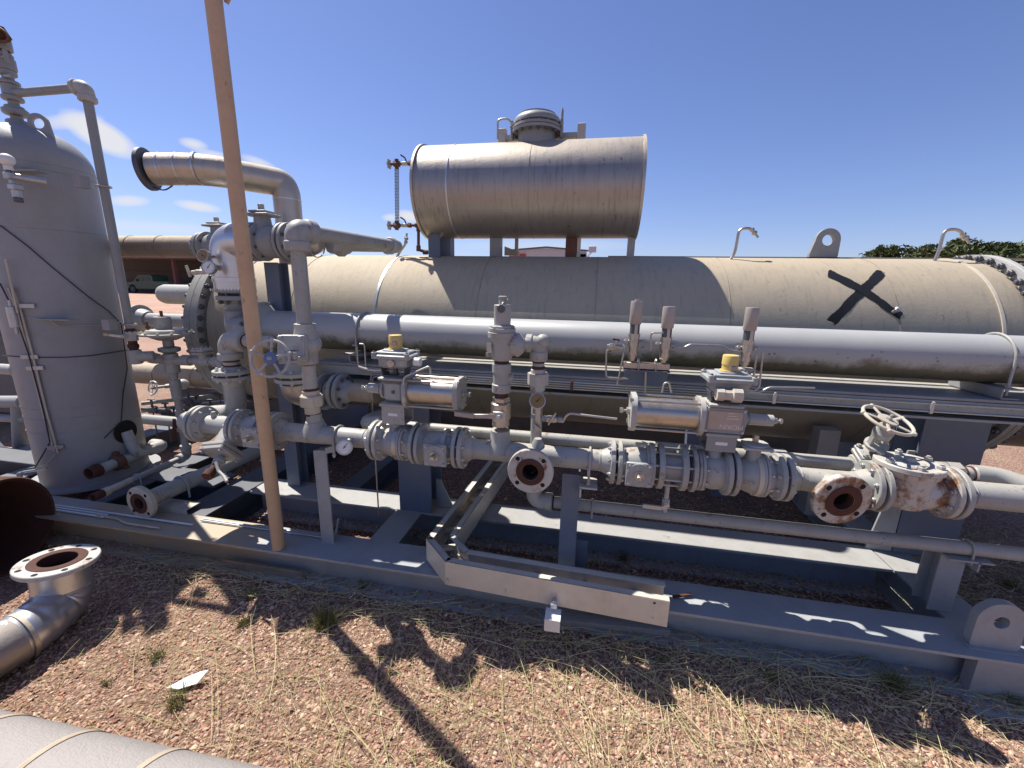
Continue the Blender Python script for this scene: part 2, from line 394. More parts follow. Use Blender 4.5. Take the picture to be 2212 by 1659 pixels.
def gauge(name,label,c,ax,r,mat='white',stem=None,group=None,needle=-.6,cat='pressure gauge',depth=.03):
    ax=V(ax).normalized(); c=V(c); g=T(name,label,cat,c,group)
    b=MB(); b.lathe(c-ax*depth,ax,[(0,r*.9),(.004,r),(depth-.004,r),(depth-.002,r*1.06),(depth+.002,r*1.06),(depth+.003,r*.93),(depth,r*.92),(depth-.001,r*.5)],32)
    part('case',b,'stain',g)
    b=MB(); b.lathe(c+ax*.0006,ax,[(0,r*.9),(.0012,r*.9)],32); part('dial',b,mat,g)
    _,u,v=basis(ax); v=-v if v.z<0 else v; u=v.cross(ax)
    if mat=='white':
        b=MB()
        for i in range(25):
            a=R(-225+i*270/24); d=u*math.cos(a)*-1+v*math.sin(a)*-1 if False else (u*math.cos(R(225)-i*R(270)/24)+v*math.sin(R(225)-i*R(270)/24))
            L=.16 if i%4==0 else .08
            b.bar(c+ax*.0022+d*r*(.84-L),c+ax*.0022+d*r*.84,r*.03,.0006,ax)
        part('scale_marks',b,'rubber',g)
    b=MB(); d=(u*math.cos(needle)+v*math.sin(needle)); b.bar(c+ax*.003-d*r*.25,c+ax*.003+d*r*.62,r*.07,.001,ax); b.lathe(c+ax*.002,ax,[(0,r*.1),(.003,r*.08)],12)
    part('needle',b,'rubber',g)
    if stem is not None:
        b=MB()
        for s in stem: b.rod(*s)
        part('stem',b,'stain',g)
    return g
def handwheel(parent,c,ax,r,mat,spokes=5,rt=None,hubmat=None,phase=.3,name='handwheel',hub=.28):
    ax,u,v=basis(ax); c=V(c); rt=rt or r*.075
    b=MB(); b.torus(c,ax,r,rt,40,10)
    for i in range(spokes):
        a=phase+2*math.pi*i/spokes; d=u*math.cos(a)+v*math.sin(a)
        b.bar(c+d*r*.12-ax*r*.06,c+d*r*.97,r*.13,r*.07,ax,bev=.002)
        b.ball(c+d*r*1.06,rt*1.25)
    h=part(name,b,mat,parent)
    b=MB(); b.lathe(c-ax*r*.1,ax,[(0,r*.18),(r*.08,r*hub),(r*.14,r*hub),(r*.15,r*hub*.7)],24); part('hub',b,hubmat or mat,h)
    b=MB(); b.hexa(c+ax*r*.05,ax,r*.12,r*.12); b.rod(c+ax*r*.1,c+ax*r*.3,r*.05,10); part('nut',b,'greyrust',h)
    return h
def textmesh(txt,size,mat,parent,o,u,v,depth=.0008,name='lettering'):
    cu=bpy.data.curves.new('t','FONT'); cu.body=txt; cu.size=size; cu.extrude=depth; cu.align_x='CENTER'; cu.align_y='CENTER'
    ob=bpy.data.objects.new('t',cu); COL.objects.link(ob); bpy.context.view_layer.update()
    me=bpy.data.meshes.new_from_object(ob.evaluated_get(bpy.context.evaluated_depsgraph_get())); bpy.data.objects.remove(ob); 
    u=V(u).normalized(); n=u.cross(V(v)).normalized(); v=n.cross(u)
    m=Matrix.Identity(4)
    for i in range(3): m[i][0]=u[i]; m[i][1]=v[i]; m[i][2]=n[i]; m[i][3]=(V(o)-ORG[parent.name])[i]
    me.transform(m); me.name=name; me.materials.clear(); me.materials.append(M[mat])
    ob=bpy.data.objects.new(name,me); COL.objects.link(ob); ob.parent=parent; ORG[ob.name]=ORG[parent.name]; return ob
def obj_numpy(name,verts,faces_n,mat,label=None,cat=None,kind=None,smooth=False):
    """verts (N,3); faces_n (M,k)"""
    me=bpy.data.meshes.new(name); k=faces_n.shape[1]; me.vertices.add(len(verts)); me.vertices.foreach_set('co',verts.astype(np.float32).ravel())
    me.loops.add(faces_n.size); me.loops.foreach_set('vertex_index',faces_n.astype(np.int32).ravel())
    me.polygons.add(len(faces_n)); me.polygons.foreach_set('loop_start',np.arange(0,faces_n.size,k,dtype=np.int32))
    me.polygons.foreach_set('use_smooth',np.full(len(faces_n),smooth)); me.update(calc_edges=True)
    o=link(name,me,mat); return tag(o,label,cat,None,kind)
X_,Y_,Z_=V((1,0,0)),V((0,1,0)),V((0,0,1))
YM,ZM,RM,RF=1.94,.842,.051,.106
def mx(px): return XA(px,YM,ZM)
def MP(px): return V((mx(px),YM,ZM))
# ============================================================ skid frame
sk=T('skid_frame','long grey steel skid frame of wide beams on the gravel under all pipework','skid frame',(0,2,0))
def wb(b,x0,x1,y0,y1,z0=0,z1=.2,tf=.014,tw=.012):
    b.ibeam((x0,(y0+y1)/2,(z0+z1)/2),(x1,(y0+y1)/2,(z0+z1)/2),y1-y0,z1-z0,tf,tw)
b=MB(); wb(b,-5.2,3.4,1.765,1.985); part('front_beam',b,'skidtop',sk)
b=MB(); wb(b,-5.2,-2.62,2.33,2.55); part('middle_beam',b,'shadesteel',sk)  # left length coloured dark in place of shade
b=MB(); wb(b,-2.32,1.69,2.33,2.55,0,.199); part('middle_beam',b,'skid',sk)
b=MB(); wb(b,-5.2,3.4,4.2,4.4,0,.37); part('rear_beam',b,'shadesteel',sk)  # raised and coloured dark to stand for shade under the vessel
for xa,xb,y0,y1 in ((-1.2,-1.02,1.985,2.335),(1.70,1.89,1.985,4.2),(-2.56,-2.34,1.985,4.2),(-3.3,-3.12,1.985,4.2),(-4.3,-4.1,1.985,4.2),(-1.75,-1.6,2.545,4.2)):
    b=MB(); b.ibeam(((xa+xb)/2,y0,.098),((xa+xb)/2,y1,.098),xb-xa,.196,.012,.011); part('cross_member',b,'skid' if xa>-1.3 else 'shadesteel',sk)  # left members take the dark copy, shade painted in
# support columns carrying the pipe rack
for name,x0,x1,yc,zt in (('column',-1.17,-.95,2.43,1.12),('column',1.80,2.10,2.62,1.10)):
    b=MB(); b.ibeam(((x0+x1)/2,yc,.2),((x0+x1)/2,yc,zt),x1-x0,.2,.012,.011,up=(0,1,0)); part(name,b,'blue',sk)  # blue tone carries the shade on these grey columns
b=MB(); b.prism([(0,0),(.13,0),(.13,.02),(.035,.62),(0,.62)],(1.795,2.53,.2),(-1,0,0),(0,0,1),.012); part('gusset_plate',b,'skid',sk)
b=MB(); b.prism([(0,0),(.12,0),(.03,.2),(0,.2)],(-.95,2.43,.2),(1,0,0),(0,0,1),.01); part('gusset_plate',b,'skid',sk)
b=MB(); b.box((1.78,1.8,.1),(.22,.05,.17)); part('stiffener_plate',b,'skid',sk)
b=MB(); b.box((1.78,1.78,.004),(.3,.2,.008)); part('foot_plate',b,'skid',sk)
b=MB()
b.box((1.55,2.92,.5),(.12,.1,.6)); part('column',b,'darkgrey',sk)
# saddles of the vessel
for x in (-2.4,1.0,2.1):
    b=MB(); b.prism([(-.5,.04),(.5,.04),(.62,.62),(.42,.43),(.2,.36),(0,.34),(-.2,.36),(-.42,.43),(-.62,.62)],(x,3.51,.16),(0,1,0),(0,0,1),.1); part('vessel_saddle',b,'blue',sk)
# lifting lug at the right front
xl9,xr9=XA(2093,1.84,.28),XA(2204,1.84,.28); xm9=(xl9+xr9)/2; rr9=(xr9-xl9)/2*.97; zt9=P(2148,1297,Y=1.84).z-.2
b=MB(); pts=[(-rr9,0),(rr9,0)]+[(rr9*math.cos(a),zt9-rr9+rr9*math.sin(a)) for a in [math.pi*i/16 for i in range(17)]]
lug=T('lifting_lug','thick rounded lifting eye plate welded upright on the skid beam at right front','lifting lug',(xm9,1.84,.2))
def eye(b,o,u,v,out,hole,hr,th,seg=24):
    """plate with a round hole: outline points around hole centre"""
    o,u,v=V(o),V(u).normalized(),V(v).normalized(); n=u.cross(v).normalized(); N=48
    def at(pts,z): return [o+u*x+v*y+n*z for x,y in pts]
    ang=[2*math.pi*i/N for i in range(N)]; inn=[(hole[0]+hr*math.cos(a),hole[1]+hr*math.sin(a)) for a in ang]
    def outp(a):
        dx,dy=math.cos(a),math.sin(a); best=None
        for i in range(len(out)):
            x1,y1=out[i]; x2,y2=out[(i+1)%len(out)]; ex,ey=x2-x1,y2-y1; den=dx*ey-dy*ex
            if abs(den)<1e-9: continue
            t=((x1-hole[0])*ey-(y1-hole[1])*ex)/den; s_=((x1-hole[0])*dy-(y1-hole[1])*dx)/den
            if t>0 and -1e-6<=s_<=1+1e-6: best=t if best is None else min(best,t)
        return (hole[0]+dx*best,hole[1]+dy*best)
    ou=[outp(a) for a in ang]
    b.rings([at(ou,-th/2),at(ou,th/2),at(inn,th/2),at(inn,-th/2)],False,False,True)
eye(b,(xm9,1.84,.2),(1,0,0),(0,0,1),pts,(0,zt9-rr9),.028,.036); part('eye_plate',b,'skid',lug)
b=MB(); b.box((xm9,1.84,.204),(rr9*2.2,.07,.008)); part('weld_pad',b,'skid',lug)
# ============================================================ pipe rack channel, tubes
rk=T('pipe_rack_beam','long grey channel beam carrying the thick pipe and bundle of thin tubes','rack beam',(0,2.2,1.1))
b=MB(); b.ibeam((-1.65,2.42,1.132),(3.4,2.42,1.132),.34,.11,.012,.012); part('beam',b,'darkgrey',rk)
b=MB(); b.box((.9,2.252,1.146),(5.0,.008,.05)); b.bar((-1.65,2.565,1.191),(3.4,2.565,1.191),.05,.006); part('lip_angle',b,'grey',rk)
for i,(dz,x0) in enumerate(((.045,-1.35),(.033,-1.3),(.021,-1.25),(.009,-1.2))):
    x1=3.4 if i in(0,3) else .72
    t=MB(); y=2.235-.002*i
    pts=[(x0-.03,y,1.30+.01*i),(x0,y,1.30+.01*i),(x0,y,1.111+dz),(x1,y,1.111+dz)] if i<2 else [(x0-.06,y,1.0),(x0-.06,y,1.111+dz),(x1,y,1.111+dz)]
    if i==2: pts=[(x0-.02,y,.2),(x0-.02,y,1.111+dz),(x1,y,1.111+dz)]
    t.tube(pts,.0048,.03,8); o_=one('instrument_tube',t,'stain',['uppermost thin steel tube clipped along the front of the channel beam','second thin steel tube from the top on the front of the channel beam','third thin steel tube, its left end dropping down to the skid','lowest thin steel tube clipped along the front of the channel beam'][i],'tube','thin tubes along the rack beam')
for px in (860,1235,2012,1672):
    b=MB(); x=XA(px,2.228,1.135); b.box((x,2.225,1.135),(.016,.006,.05),bev=.002); b.rod((x,2.228,1.165),(x,2.215,1.165),.005,10)
    one('tube_clamp',b,'ruddy' if px in(860,1235) else 'zinc',{860:'rusty tube clamp nearest the left end of the channel beam',1235:'rusty tube clamp on the thin tubes just right of the relief valve return pipe',1672:'steel tube clamp right of the third pilot regulator',2012:'steel tube clamp near the right end of the channel beam'}[px],'clamp','clamps on the thin tubes')
# ============================================================ main white pipe
ym,zm,rm=2.41,1.359,.1165
xl=XA(585,ym,zm)
wp=T('main_pipe','thick pale grey pipe running along in front of the vessel, mouldy underneath','pipe',(0,ym,zm))
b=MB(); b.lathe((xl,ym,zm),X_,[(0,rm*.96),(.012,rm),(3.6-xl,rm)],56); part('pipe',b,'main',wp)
b=MB(); flange(b,(xl-.05,ym,zm),X_,.17,.03,neck=.05,neckr=rm); part('end_flange',b,'grey',wp); bolts(wp,(xl-.055,ym,zm),X_,.145,12,.09,.013,'boltdark')
for i,px in enumerate((782,2160)):
    x=XA(px,ym-.05,zm); u_=T('u_bolt_saddle',['long U-bolt and channel saddle holding the thick pipe near its left end','U-bolt and saddle holding the thick pipe at the right edge'][i],'pipe saddle',(x,ym,1.205),'saddles under the thick pipe')
    b=MB(); r_=rm+.008; pts=[(x,ym-r_,1.205)]+[(x,ym-r_*math.cos(a),zm+r_*math.sin(a)) for a in [math.pi*k/16 for k in range(17)]]+[(x,ym+r_,1.205)]
    b.tube(pts,.006,.0,10); part('u_bolt',b,'grey',u_)
    b=MB(); y0=ym-.15; b.box((x,ym,1.1935),(.07,.3,.007)); b.box((x-.035,ym,1.215),(.006,.3,.04)); b.box((x,ym,1.2375),(.076,.3,.006)); part('channel',b,'darkgrey',u_)
    b=MB(); b.hexa((x,ym-r_,1.2415),Z_,.012,.012); part('nut',b,'grey',u_)
# ============================================================ vessel
K=1.117  # vessel and upper tank scaled about the camera by this factor, partly baked below
yv,zv,rv=3.51,1.231,.67
vs=T('horizontal_vessel','very large horizontal cylindrical vessel with beige insulated jacket and bolted end flanges','pressure vessel',(0,yv,zv-rv))
b=MB(); b.lathe((-2.72*K,yv,zv),X_,[(0,rv-.03),(.01,rv),(4.90*K,rv),(4.95*K,rv-.02)],96); part('shell_jacket',b,'vessel',vs)
def ringband(b,x,r,w,th=.004,seg=96,yc=yv,zc=zv): b.lathe((x-w/2,yc,zc),X_,[(0,r-.004),(0.001,r+th),(w-.001,r+th),(w,r-.004)],seg,False,False)
b=MB(); ringband(b,-1.42*K,rv,.022,.004); part('strap_band',b,'silver',vs,'bright metal strap band')
b=MB(); ringband(b,2.085*K,rv,.018,.006); part('strap_band',b,'cream',vs)
b=MB(); ringband(b,-2.52*K,rv,.012,.006); part('strap_band',b,'vessel',vs)
for x in (-2.05,-.72,.02,.78,1.62):
    b=MB(); ringband(b,x*K,rv,.004,.0028); part('jacket_seam',b,'cladbrown',vs)
for xf in (-2.865*K,2.235*K):
    b=MB(); 
    if xf>0: b.lathe((xf,yv,zv),X_,[(0,.6),(.001,.70),(.03,.70),(.032,.694),(.036,.70),(.065,.70),(.067,.6)],96)
    else: b.lathe((xf,yv,zv),X_,[(0,.56),(.001,.715),(.058,.715),(.061,.708),(.064,.715),(.128,.715),(.132,.62)],96)
    part('end_flange',b,'grey' if xf<0 else 'greyrust',vs)
    bolts(vs,(xf+.064 if xf<0 else xf+.035,yv,zv),X_,.692 if xf<0 else .68,48,.195 if xf<0 else .15,.021,'boltdark')
b=MB(); b.lathe((-2.83*K,yv,zv),(-1,0,0),[(0,.56),(.055,.56),(.065,.5)],64); part('cover_plate',b,'grey',vs)
b=MB(); b.lathe((2.28*K,yv,zv),X_,[(0,.61),(.9,.61)],64); part('end_shell',b,'cladbrown',vs)
b=MB(); b.box((1.5,yv,zv+rv+.003),(2.8,.055,.012)); part('top_seam_strip',b,'vessel',vs)
# nozzles at the left end
b=MB(); c=P(345,635,Y=3.8); b.lathe(c,X_,[(0,.0),(.004,.033),(.02,.066),(.05,.09),(.09,.102),(1.2,.103)],32); part('capped_nozzle',b,'grey',vs)
c=P(300,690,Y=3.3); b=MB(); openflange(b,c,X_,.14,.03,.05,neck=.1,neckr=.08); b.cyl(c+V((.1,0,0)),c+V((1.05,0,0)),.066); nz=part('nozzle',b,'darkgrey',vs)
# lifting eye on vessel
def fan(b,x,y,z,w1,w0,h,hr,th=.02,ay=(1,0,0)):
    r=w1/2; pts=[(-w0/2,0),(w0/2,0)]+[(r*math.cos(a),h-r+r*math.sin(a)) for a in [math.pi*i/14 for i in range(15)]]
    eye(b,(x,y,z),ay,(0,0,1),pts,(0,h-r),hr,th)
xL,xR,xC=XA(1742,yv,1.9),XA(1806,yv,1.9),XA(1783,yv,2.0); rL=xR-XA(1785,yv,2.0); zc9=P(1780,519,Y=yv).z
l2=T('lifting_lug','dark grey lifting eye plate standing on top of the big vessel above the tape cross','lifting lug',(xC,yv,1.89)); b=MB()
pts=[(xL-xC,0),(xR-xC,0)]+[(rL*math.cos(a)+(xR-xC-rL),zc9-1.898+rL*math.sin(a)) for a in [math.pi*i/14 for i in range(15)]]
eye(b,(xC,yv,1.898),(1,0,0),(0,0,1),pts,(xR-xC-rL,zc9-1.898),rL*.48,.034); part('eye_plate',b,'darkgrey',l2)
b=MB(); b.box(((xL+xR)/2,yv,1.903),(xR-xL+.02,.055,.01)); part('weld_pad',b,'vessel',l2)
# bent tube ends on top
def hook(px0,pts,lab,r=.010,Yk=3.35):
    t=MB(); w=[P(x,y,Y=Yk) for x,y in pts]; w[0].z-=.03; w[0].y+=.0
    h=T('bent_tube',lab,'tube',w[0],'bent tube ends on top of the vessel')
    t.tube(w,r,.05,10); part('tube',t,'bronze',h)
    d=(w[-1]-w[-2]).normalized(); b=MB(); b.hexa(w[-1]-d*.05,d,.016,.02); b.hexa(w[-1]-d*.022,d,.018,.02); b.rod(w[-1],w[-1]+d*.03,.008); part('compression_fitting',b,'stain',h)
hook(0,[(1575,556),(1587,548),(1597,494),(1622,493),(1632,506)],'hooked steel tube rising from the vessel top left of its lifting eye')
hook(0,[(2020,556),(2027,546),(2040,496),(2072,495),(2088,517)],'hooked steel tube on the vessel top in front of the green bushes')
hook(0,[(850,562),(862,546),(876,528),(878,512)],'short bent steel tube on the vessel top left of the small tank')
# tape cross
def cylhit(px,py,rr):
    d=ray(px,py); oy,oz=-yv,H-zv; a=d[1]**2+d[2]**2; bb=2*(oy*d[1]+oz*d[2]); c=oy*oy+oz*oz-rr*rr; t=(-bb-math.sqrt(bb*bb-4*a*c))/2/a
    return V((0,0,H))+d*t
def tape(pts,w,rr,lab):
    jr=random.Random(len(lab)+int(w))
    pts=[V((x,y)) for x,y in pts]; fine=[]
    for a,c in zip(pts[:-1],pts[1:]):
        for k in range(8): fine.append(a.lerp(c,k/8))
    fine.append(pts[-1]); rs=[]
    for i,p in enumerate(fine):
        d=(fine[min(i+1,len(fine)-1)]-fine[max(i-1,0)]).normalized(); n=V((-d.y,d.x)); ww=w*(1+.07*math.sin(i*.7)+jr.uniform(-.05,.05))
        e=V((jr.uniform(-.3,.3),jr.uniform(-.3,.3))) if 0<i<len(fine)-1 else d*jr.uniform(2,4)
        q=[p+n*ww/2+e,p+n*ww/4,p-n*ww/4-e,p-n*ww/2]
        up=[cylhit(v.x,v.y,rr+.0015) for v in q]; lo=[cylhit(v.x,v.y,rr-.0008) for v in reversed(q)]
        rs.append(up+lo)
    b=MB(); b.rings(rs); return b
tc=T('tape_cross','big X of black adhesive tape stuck on the right side of the beige vessel','tape cross',P(1865,640,Y=3.0))
c8=lambda x,y:((2900+x/1.954)/1.8228,(850+y/1.954)/1.8228)
part('tape_strip',tape([c8(*q) for q in((1118,432),(1010,540),(900,640),(820,730),(728,818))],21,rv+.0008,''),'tape',tc)
part('tape_strip',tape([c8(*q) for q in((708,438),(800,482),(950,556),(1080,640),(1180,718),(1268,770))],15,rv+.0026,''),'tape',tc)
c=cylhit(*c8(1205,742),rv); b=MB(); n=(c-V((c.x,yv,zv))).normalized(); b.rod(c-n*.01,c+n*.055,.011,14); b.hexa(c+n*.03,n,.016,.014)
one('threaded_stub',b,'zinc','short bare metal stub poking out of the vessel through the lower tape end','pipe stub')
c=cylhit(1345,594,rv); 
# ============================================================ upper tank
yt,zt,rt=3.44,2.376,.341
x0,x1=-1.363,.296
ut=T('upper_tank','smaller horizontal aluminium-clad tank standing on legs above the large beige vessel','tank',(-.55,yt,zt-rt))
b=MB(); b.lathe((x0,yt,zt),X_,[(0,rt*.5),(.001,rt),(x1-x0-.001,rt),(x1-x0,rt*.5)],80); part('tank_jacket',b,'tankclad',ut)
for x in (x0,x1-.02):
    b=MB(); b.lathe((x,yt,zt),X_,[(0,rt-.01),(.0,rt+.012),(.018,rt+.012),(.02,rt+.003)],80); part('end_rim',b,'clad',ut)
b=MB(); b.lathe((x0-.035,yt,zt),X_,[(0,.05),(.01,rt*.7),(.035,rt-.02)],64); part('end_head',b,'darkgrey',ut)
b=MB(); ringband(b,-1.089,rt,.014,.003,80,yt,zt); part('strap_band',b,'silver',ut)
b=MB(); ringband(b,-.49,rt,.004,.002,80,yt,zt); part('jacket_seam',b,'cladbrown',ut)
# manway
xmw=XA(1160,yt,2.8); ztop=zt+rt
b=MB(); b.lathe((xmw,yt,ztop-.08),Z_,[(0,.14),(.165,.14)],40); mw=part('manway_neck',b,'darkgrey',ut)
b=MB(); b.lathe((xmw,yt,ztop+.06),Z_,[(0,.145),(.001,.184),(.019,.186),(.020,.173),(.023,.173),(.024,.186),(.042,.184),(.05,.143),(.123,.14)],48); part('manway_flange',b,'darkgrey',ut)
bolts(ut,(xmw,yt,ztop+.082),Z_,.167,16,.084,.0135,'boltdark')
b=MB(); b.lathe((xmw,yt,ztop+.115),Z_,[(0,.168),(.004,.176),(.022,.176),(.045,.162),(.07,.123),(.084,.067),(.088,.01)],48); part('manway_lid',b,'darkgrey',ut)
for s in(-1,1):
    b=MB(); b.box((xmw+s*.186,yt-.02,ztop+.085),(.02,.05,.13),bev=.005); b.rod((xmw+s*.186,yt-.06,ztop+.1),(xmw+s*.186,yt+.05,ztop+.1),.01,12)
    if s>0: b.lathe((xmw+.186,yt-.03,ztop+.1),Z_,[(0,.012),(.1,.010),(.12,.002)],10)
    part('lid_clamp',b,'darkgrey',ut)
# platform frame round the manway
for px,h in((1086,.15),(1257,.16)):
    x=XA(px,yt+.05,2.85); b=MB(); b.box((x,yt+.05,ztop+h/2-.05),(.062,.062,h+.04),bev=.003); part('frame_post',b,'greyrust',ut)
b=MB(); b.bar((XA(1082,yt+.05,2.85),yt+.05,ztop+.055),(XA(1260,yt+.05,2.85),yt+.05,ztop+.055),.05,.035); part('frame_rail',b,'grey',ut)
b=MB(); b.tube([P(1075,302,Y=3.35),P(1075,258,Y=3.35),P(1097,256,Y=3.35),P(1108,268,Y=3.35)],.008,.03,10); part('vent_tube',b,'zinc',ut)
# legs
def leg(px0,px1,mat,y,dy=.1,zb=1.84,zt_=2.2,name='support_leg'):
    xa,xb=XA(px0,y,2.0),XA(px1,y,2.0); b=MB(); b.box(((xa+xb)/2,y+dy/2,(zb+zt_)/2),(xb-xa,dy,zt_-zb)); part(name,b,mat,ut)
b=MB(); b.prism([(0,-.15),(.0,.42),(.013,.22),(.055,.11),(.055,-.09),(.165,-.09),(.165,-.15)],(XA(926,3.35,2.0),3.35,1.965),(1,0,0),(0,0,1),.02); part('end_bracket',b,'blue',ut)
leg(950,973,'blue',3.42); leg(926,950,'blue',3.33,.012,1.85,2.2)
leg(1058,1080,'darkgrey',3.42); leg(1222,1246,'ruddy',3.42); leg(1247,1254,'cream',3.42); leg(1112,1119,'cream',3.6,.02); leg(1357,1372,'grey',3.4,.08,1.85,2.3)
b=MB(); b.prism([(0,0),(.13,0),(.13,.03),(.0,.075)],P(1090,552,Y=3.65),(1,0,0),(0,0,1),.02); part('angle_bracket',b,'cream',ut)
# level gauge
lg=T('level_gauge','rusty sight glass level gauge with two small handwheels left of the upper tank','level gauge',P(857,487,Y=3.35))
YG=3.35
b=MB(); b.cyl(P(857,368,Y=YG),P(858,478,Y=YG),.008,seg=14); part('sight_glass',b,'glass',lg)
b=MB(); a0,a1=P(857,364,Y=YG),P(858,482,Y=YG)
for k in range(8):
    an=2*math.pi*k/8
    for sg in(-1,1):
        pts=[a0.lerp(a1,i/26)+V((.016*math.cos(an+sg*i*.55),.016*math.sin(an+sg*i*.55),0)) for i in range(27)]
        b.tube(pts,.0012,.0,4)
part('wire_guard',b,'boltdark',lg)
for py,rr_ in((354,1),(487,1)):
    c=P(857,py,Y=YG); b=MB(); b.rod(c-V((.05,0,0)),c+V((.23 if py<400 else .22,0,0)),.011,14); b.hexa(c-V((.025,0,0)),X_,.024,.05); b.rod(c-V((0,0,.035)),c+V((0,0,.035)),.016,12); b.hexa(c+V((.1,0,0)),X_,.02,.025)
    b.rod(c+V((.16,0,0)),c+V((.19,0,0)),.019,14)
    v_=part('angle_valve',b,'ruddy',lg)
    b=MB(); b.rod(c+V((.045,0,0)),c+V((.095,0,0)),.016,12); part('union',b,'cream',lg)
    b=MB(); b.torus(c-V((.065,0,0)),X_,.028,.006,24,8); 
    for k in range(6): a=k*math.pi/3; b.rod(c-V((.065,0,0)),c-V((.065,0,0))+V((0,math.cos(a)*.028,math.sin(a)*.028)),.004,8); b.ball(c+V((-.065,math.cos(a)*.031,math.sin(a)*.031)),.008,seg=8)
    b.rod(c-V((.08,0,0)),c-V((.04,0,0)),.007,10); part('handwheel',b,'grey',lg)
    b=MB(); b.tube([c+V((.085,-.01,.012)),c+V((.075,-.01,.04)),c+V((.04,-.01,.06))],.006,.02,8); part('lever',b,'boltdark',lg)
c=P(904,487,Y=YG); b=MB(); b.rod(c,c+V((.07,0,0)),.012); b.tube([c,P(904,541,Y=YG),P(922,543,Y=YG)],.012,.03,12); b.rod(P(904,530,Y=YG),P(904,543,Y=YG),.018,12); b.rod(P(904,483,Y=YG),P(904,500,Y=YG),.018,12); b.rod(P(914,545,Y=YG),P(924,545,Y=YG),.018,12); part('drain_pipe',b,'ruddy',lg)
b=MB(); b.lathe(P(916,487,Y=3.41)+V((0,.02,0)),X_,[(0,.03),(.0,.09),(.02,.09),(.06,.05)],24); part('nozzle',b,'ruddy',lg)
# ============================================================ tan pole
b=MB(); px_=V((-1.648,1.801,0)); b.lathe((px_.x,px_.y,.206),Z_,[(0,.032),(.003,.0335),(3.6,.0335)],40); pl=T('pole','tall tan painted steel pole standing on the front beam, running out of the top','pole',(px_.x,px_.y,.2)); part('tube',b,'tan',pl)
b=MB(); b.lathe((px_.x,px_.y,.202),Z_,[(0,.036),(.004,.036),(.008,.034)],32); part('base_weld',b,'tan',pl)
b=MB(); c=P(485,-2,Y=1.83); b.prism([(0,0),(.03,0),(.012,-.02),(.0,-.012)],c,(1,0,0),(0,0,1),.01); part('welded_tab',b,'tan',pl)
# ============================================================ manifold pieces
def spool(name,label,px0,px1,extra=None,mat='grey',fl=(1,1),welds=True,group='manifold pipe spools',red=None):
    x0,x1=mx(px0),mx(px1); s=T(name,label,'pipe spool',((x0+x1)/2,YM,ZM-.1),group)
    b=MB(); b.lathe((x0+.02,YM,ZM),X_,[(0,RM),(x1-x0-.04,RM)],36)
    if extra: extra(b)
    part('pipe',b,mat,s)
    for k,(x,d) in enumerate(((x0,1),(x1,-1))):
        if fl[k]:
            b=MB(); flange(b,(x+d*.0035,YM,ZM),(d,0,0),RF,.024,neck=.045,neckr=RM); part('flange',b,mat,s)
            b=MB(); b.lathe((x-.0034,YM,ZM),X_,[(0,RF*.62),(.0068,RF*.62)],32); part('gasket',b,'rubber',s)
            bolts(s,(x,YM,ZM),X_,RF*.79,8 if False else 8,.085,.0105,'zinc',phase=R(22.5))
    if welds:
        for k,(x,d) in enumerate(((x0,1),(x1,-1))):
            if fl[k]: b=MB(); b.torus((x+d*.075,YM,ZM),X_,RM,.0035,36,8); part('weld_bead',b,mat,s)
    return s
def bodyflange(b,x,d,r=RF): flange(b,(x+d*.0035,YM,ZM),(d,0,0),r,.022,neck=.018,neckr=.066)
# --- left end: elbow from behind, coming down from flange pair
elbow=T('elbow_pipe','grey elbow pipe dropping from a bolted flange into the left end of the manifold','pipe elbow',P(503,830,Y=2.05),)
cL=P(503,808,Y=2.10); xJ1=mx(437)
b=MB(); b.tube([cL+V((0,0,-.02)),V((cL.x,cL.y,ZM+.02)),V((xJ1-.11,2.12,ZM+.0)),V((xJ1-.13,YM,ZM)),V((xJ1-.01,YM,ZM))],.055,.11,28,n=8); part('pipe',b,'grey',elbow)
b=MB(); flange(b,(xJ1-.0035,YM,ZM),(-1,0,0),RF,.024,neck=.04,neckr=.055); part('flange',b,'grey',elbow); bolts(elbow,(xJ1,YM,ZM),X_,RF*.79,8,.085,.0105,'zinc',phase=R(22.5))
b=MB(); flange(b,cL+V((0,0,-.004)),(0,0,-1),.105,.024,neck=.04,neckr=.055); part('flange',b,'grey',elbow)
b=MB(); b.lathe(cL+V((0,0,-.004)),Z_,[(0,.066),(.008,.066)],30); part('gasket',b,'rubber',elbow)
b=MB(); b.tube([cL+V((-.09,.06,-.03)),cL+V((-.09,.06,-.33))],.016,.02,12); part('brace_tube',b,'blue',elbow)
riser=T('riser_elbow','grey threaded elbow and short riser standing on the flange pair behind the tan pole','pipe elbow',cL)
b=MB(); flange(b,cL+V((0,0,.004)),(0,0,1),.105,.024,neck=.02,neckr=.05); part('flange',b,'grey',riser); bolts(riser,cL,Z_,.083,8,.085,.0105,'zinc',phase=R(22.5))
ce=P(497,735,Y=2.1)
b=MB(); b.rod(cL+V((0,0,.03)),V((cL.x,cL.y,ce.z)),.042); b.rod((ce.x,2.1,ce.z),(ce.x+.28,2.1,ce.z),.037); part('pipe',b,'grey',riser)
b=MB(); 
b.tube([V((cL.x,cL.y,ce.z-.105)),V((cL.x,2.1,ce.z)),V((cL.x+.11,2.1,ce.z))],.058,.06,26,n=8); b.rod((cL.x,2.1,ce.z-.115),(cL.x,2.1,ce.z-.07),.066); b.rod((cL.x+.07,2.1,ce.z),(cL.x+.115,2.1,ce.z),.066); part('elbow_fitting',b,'grey',riser)
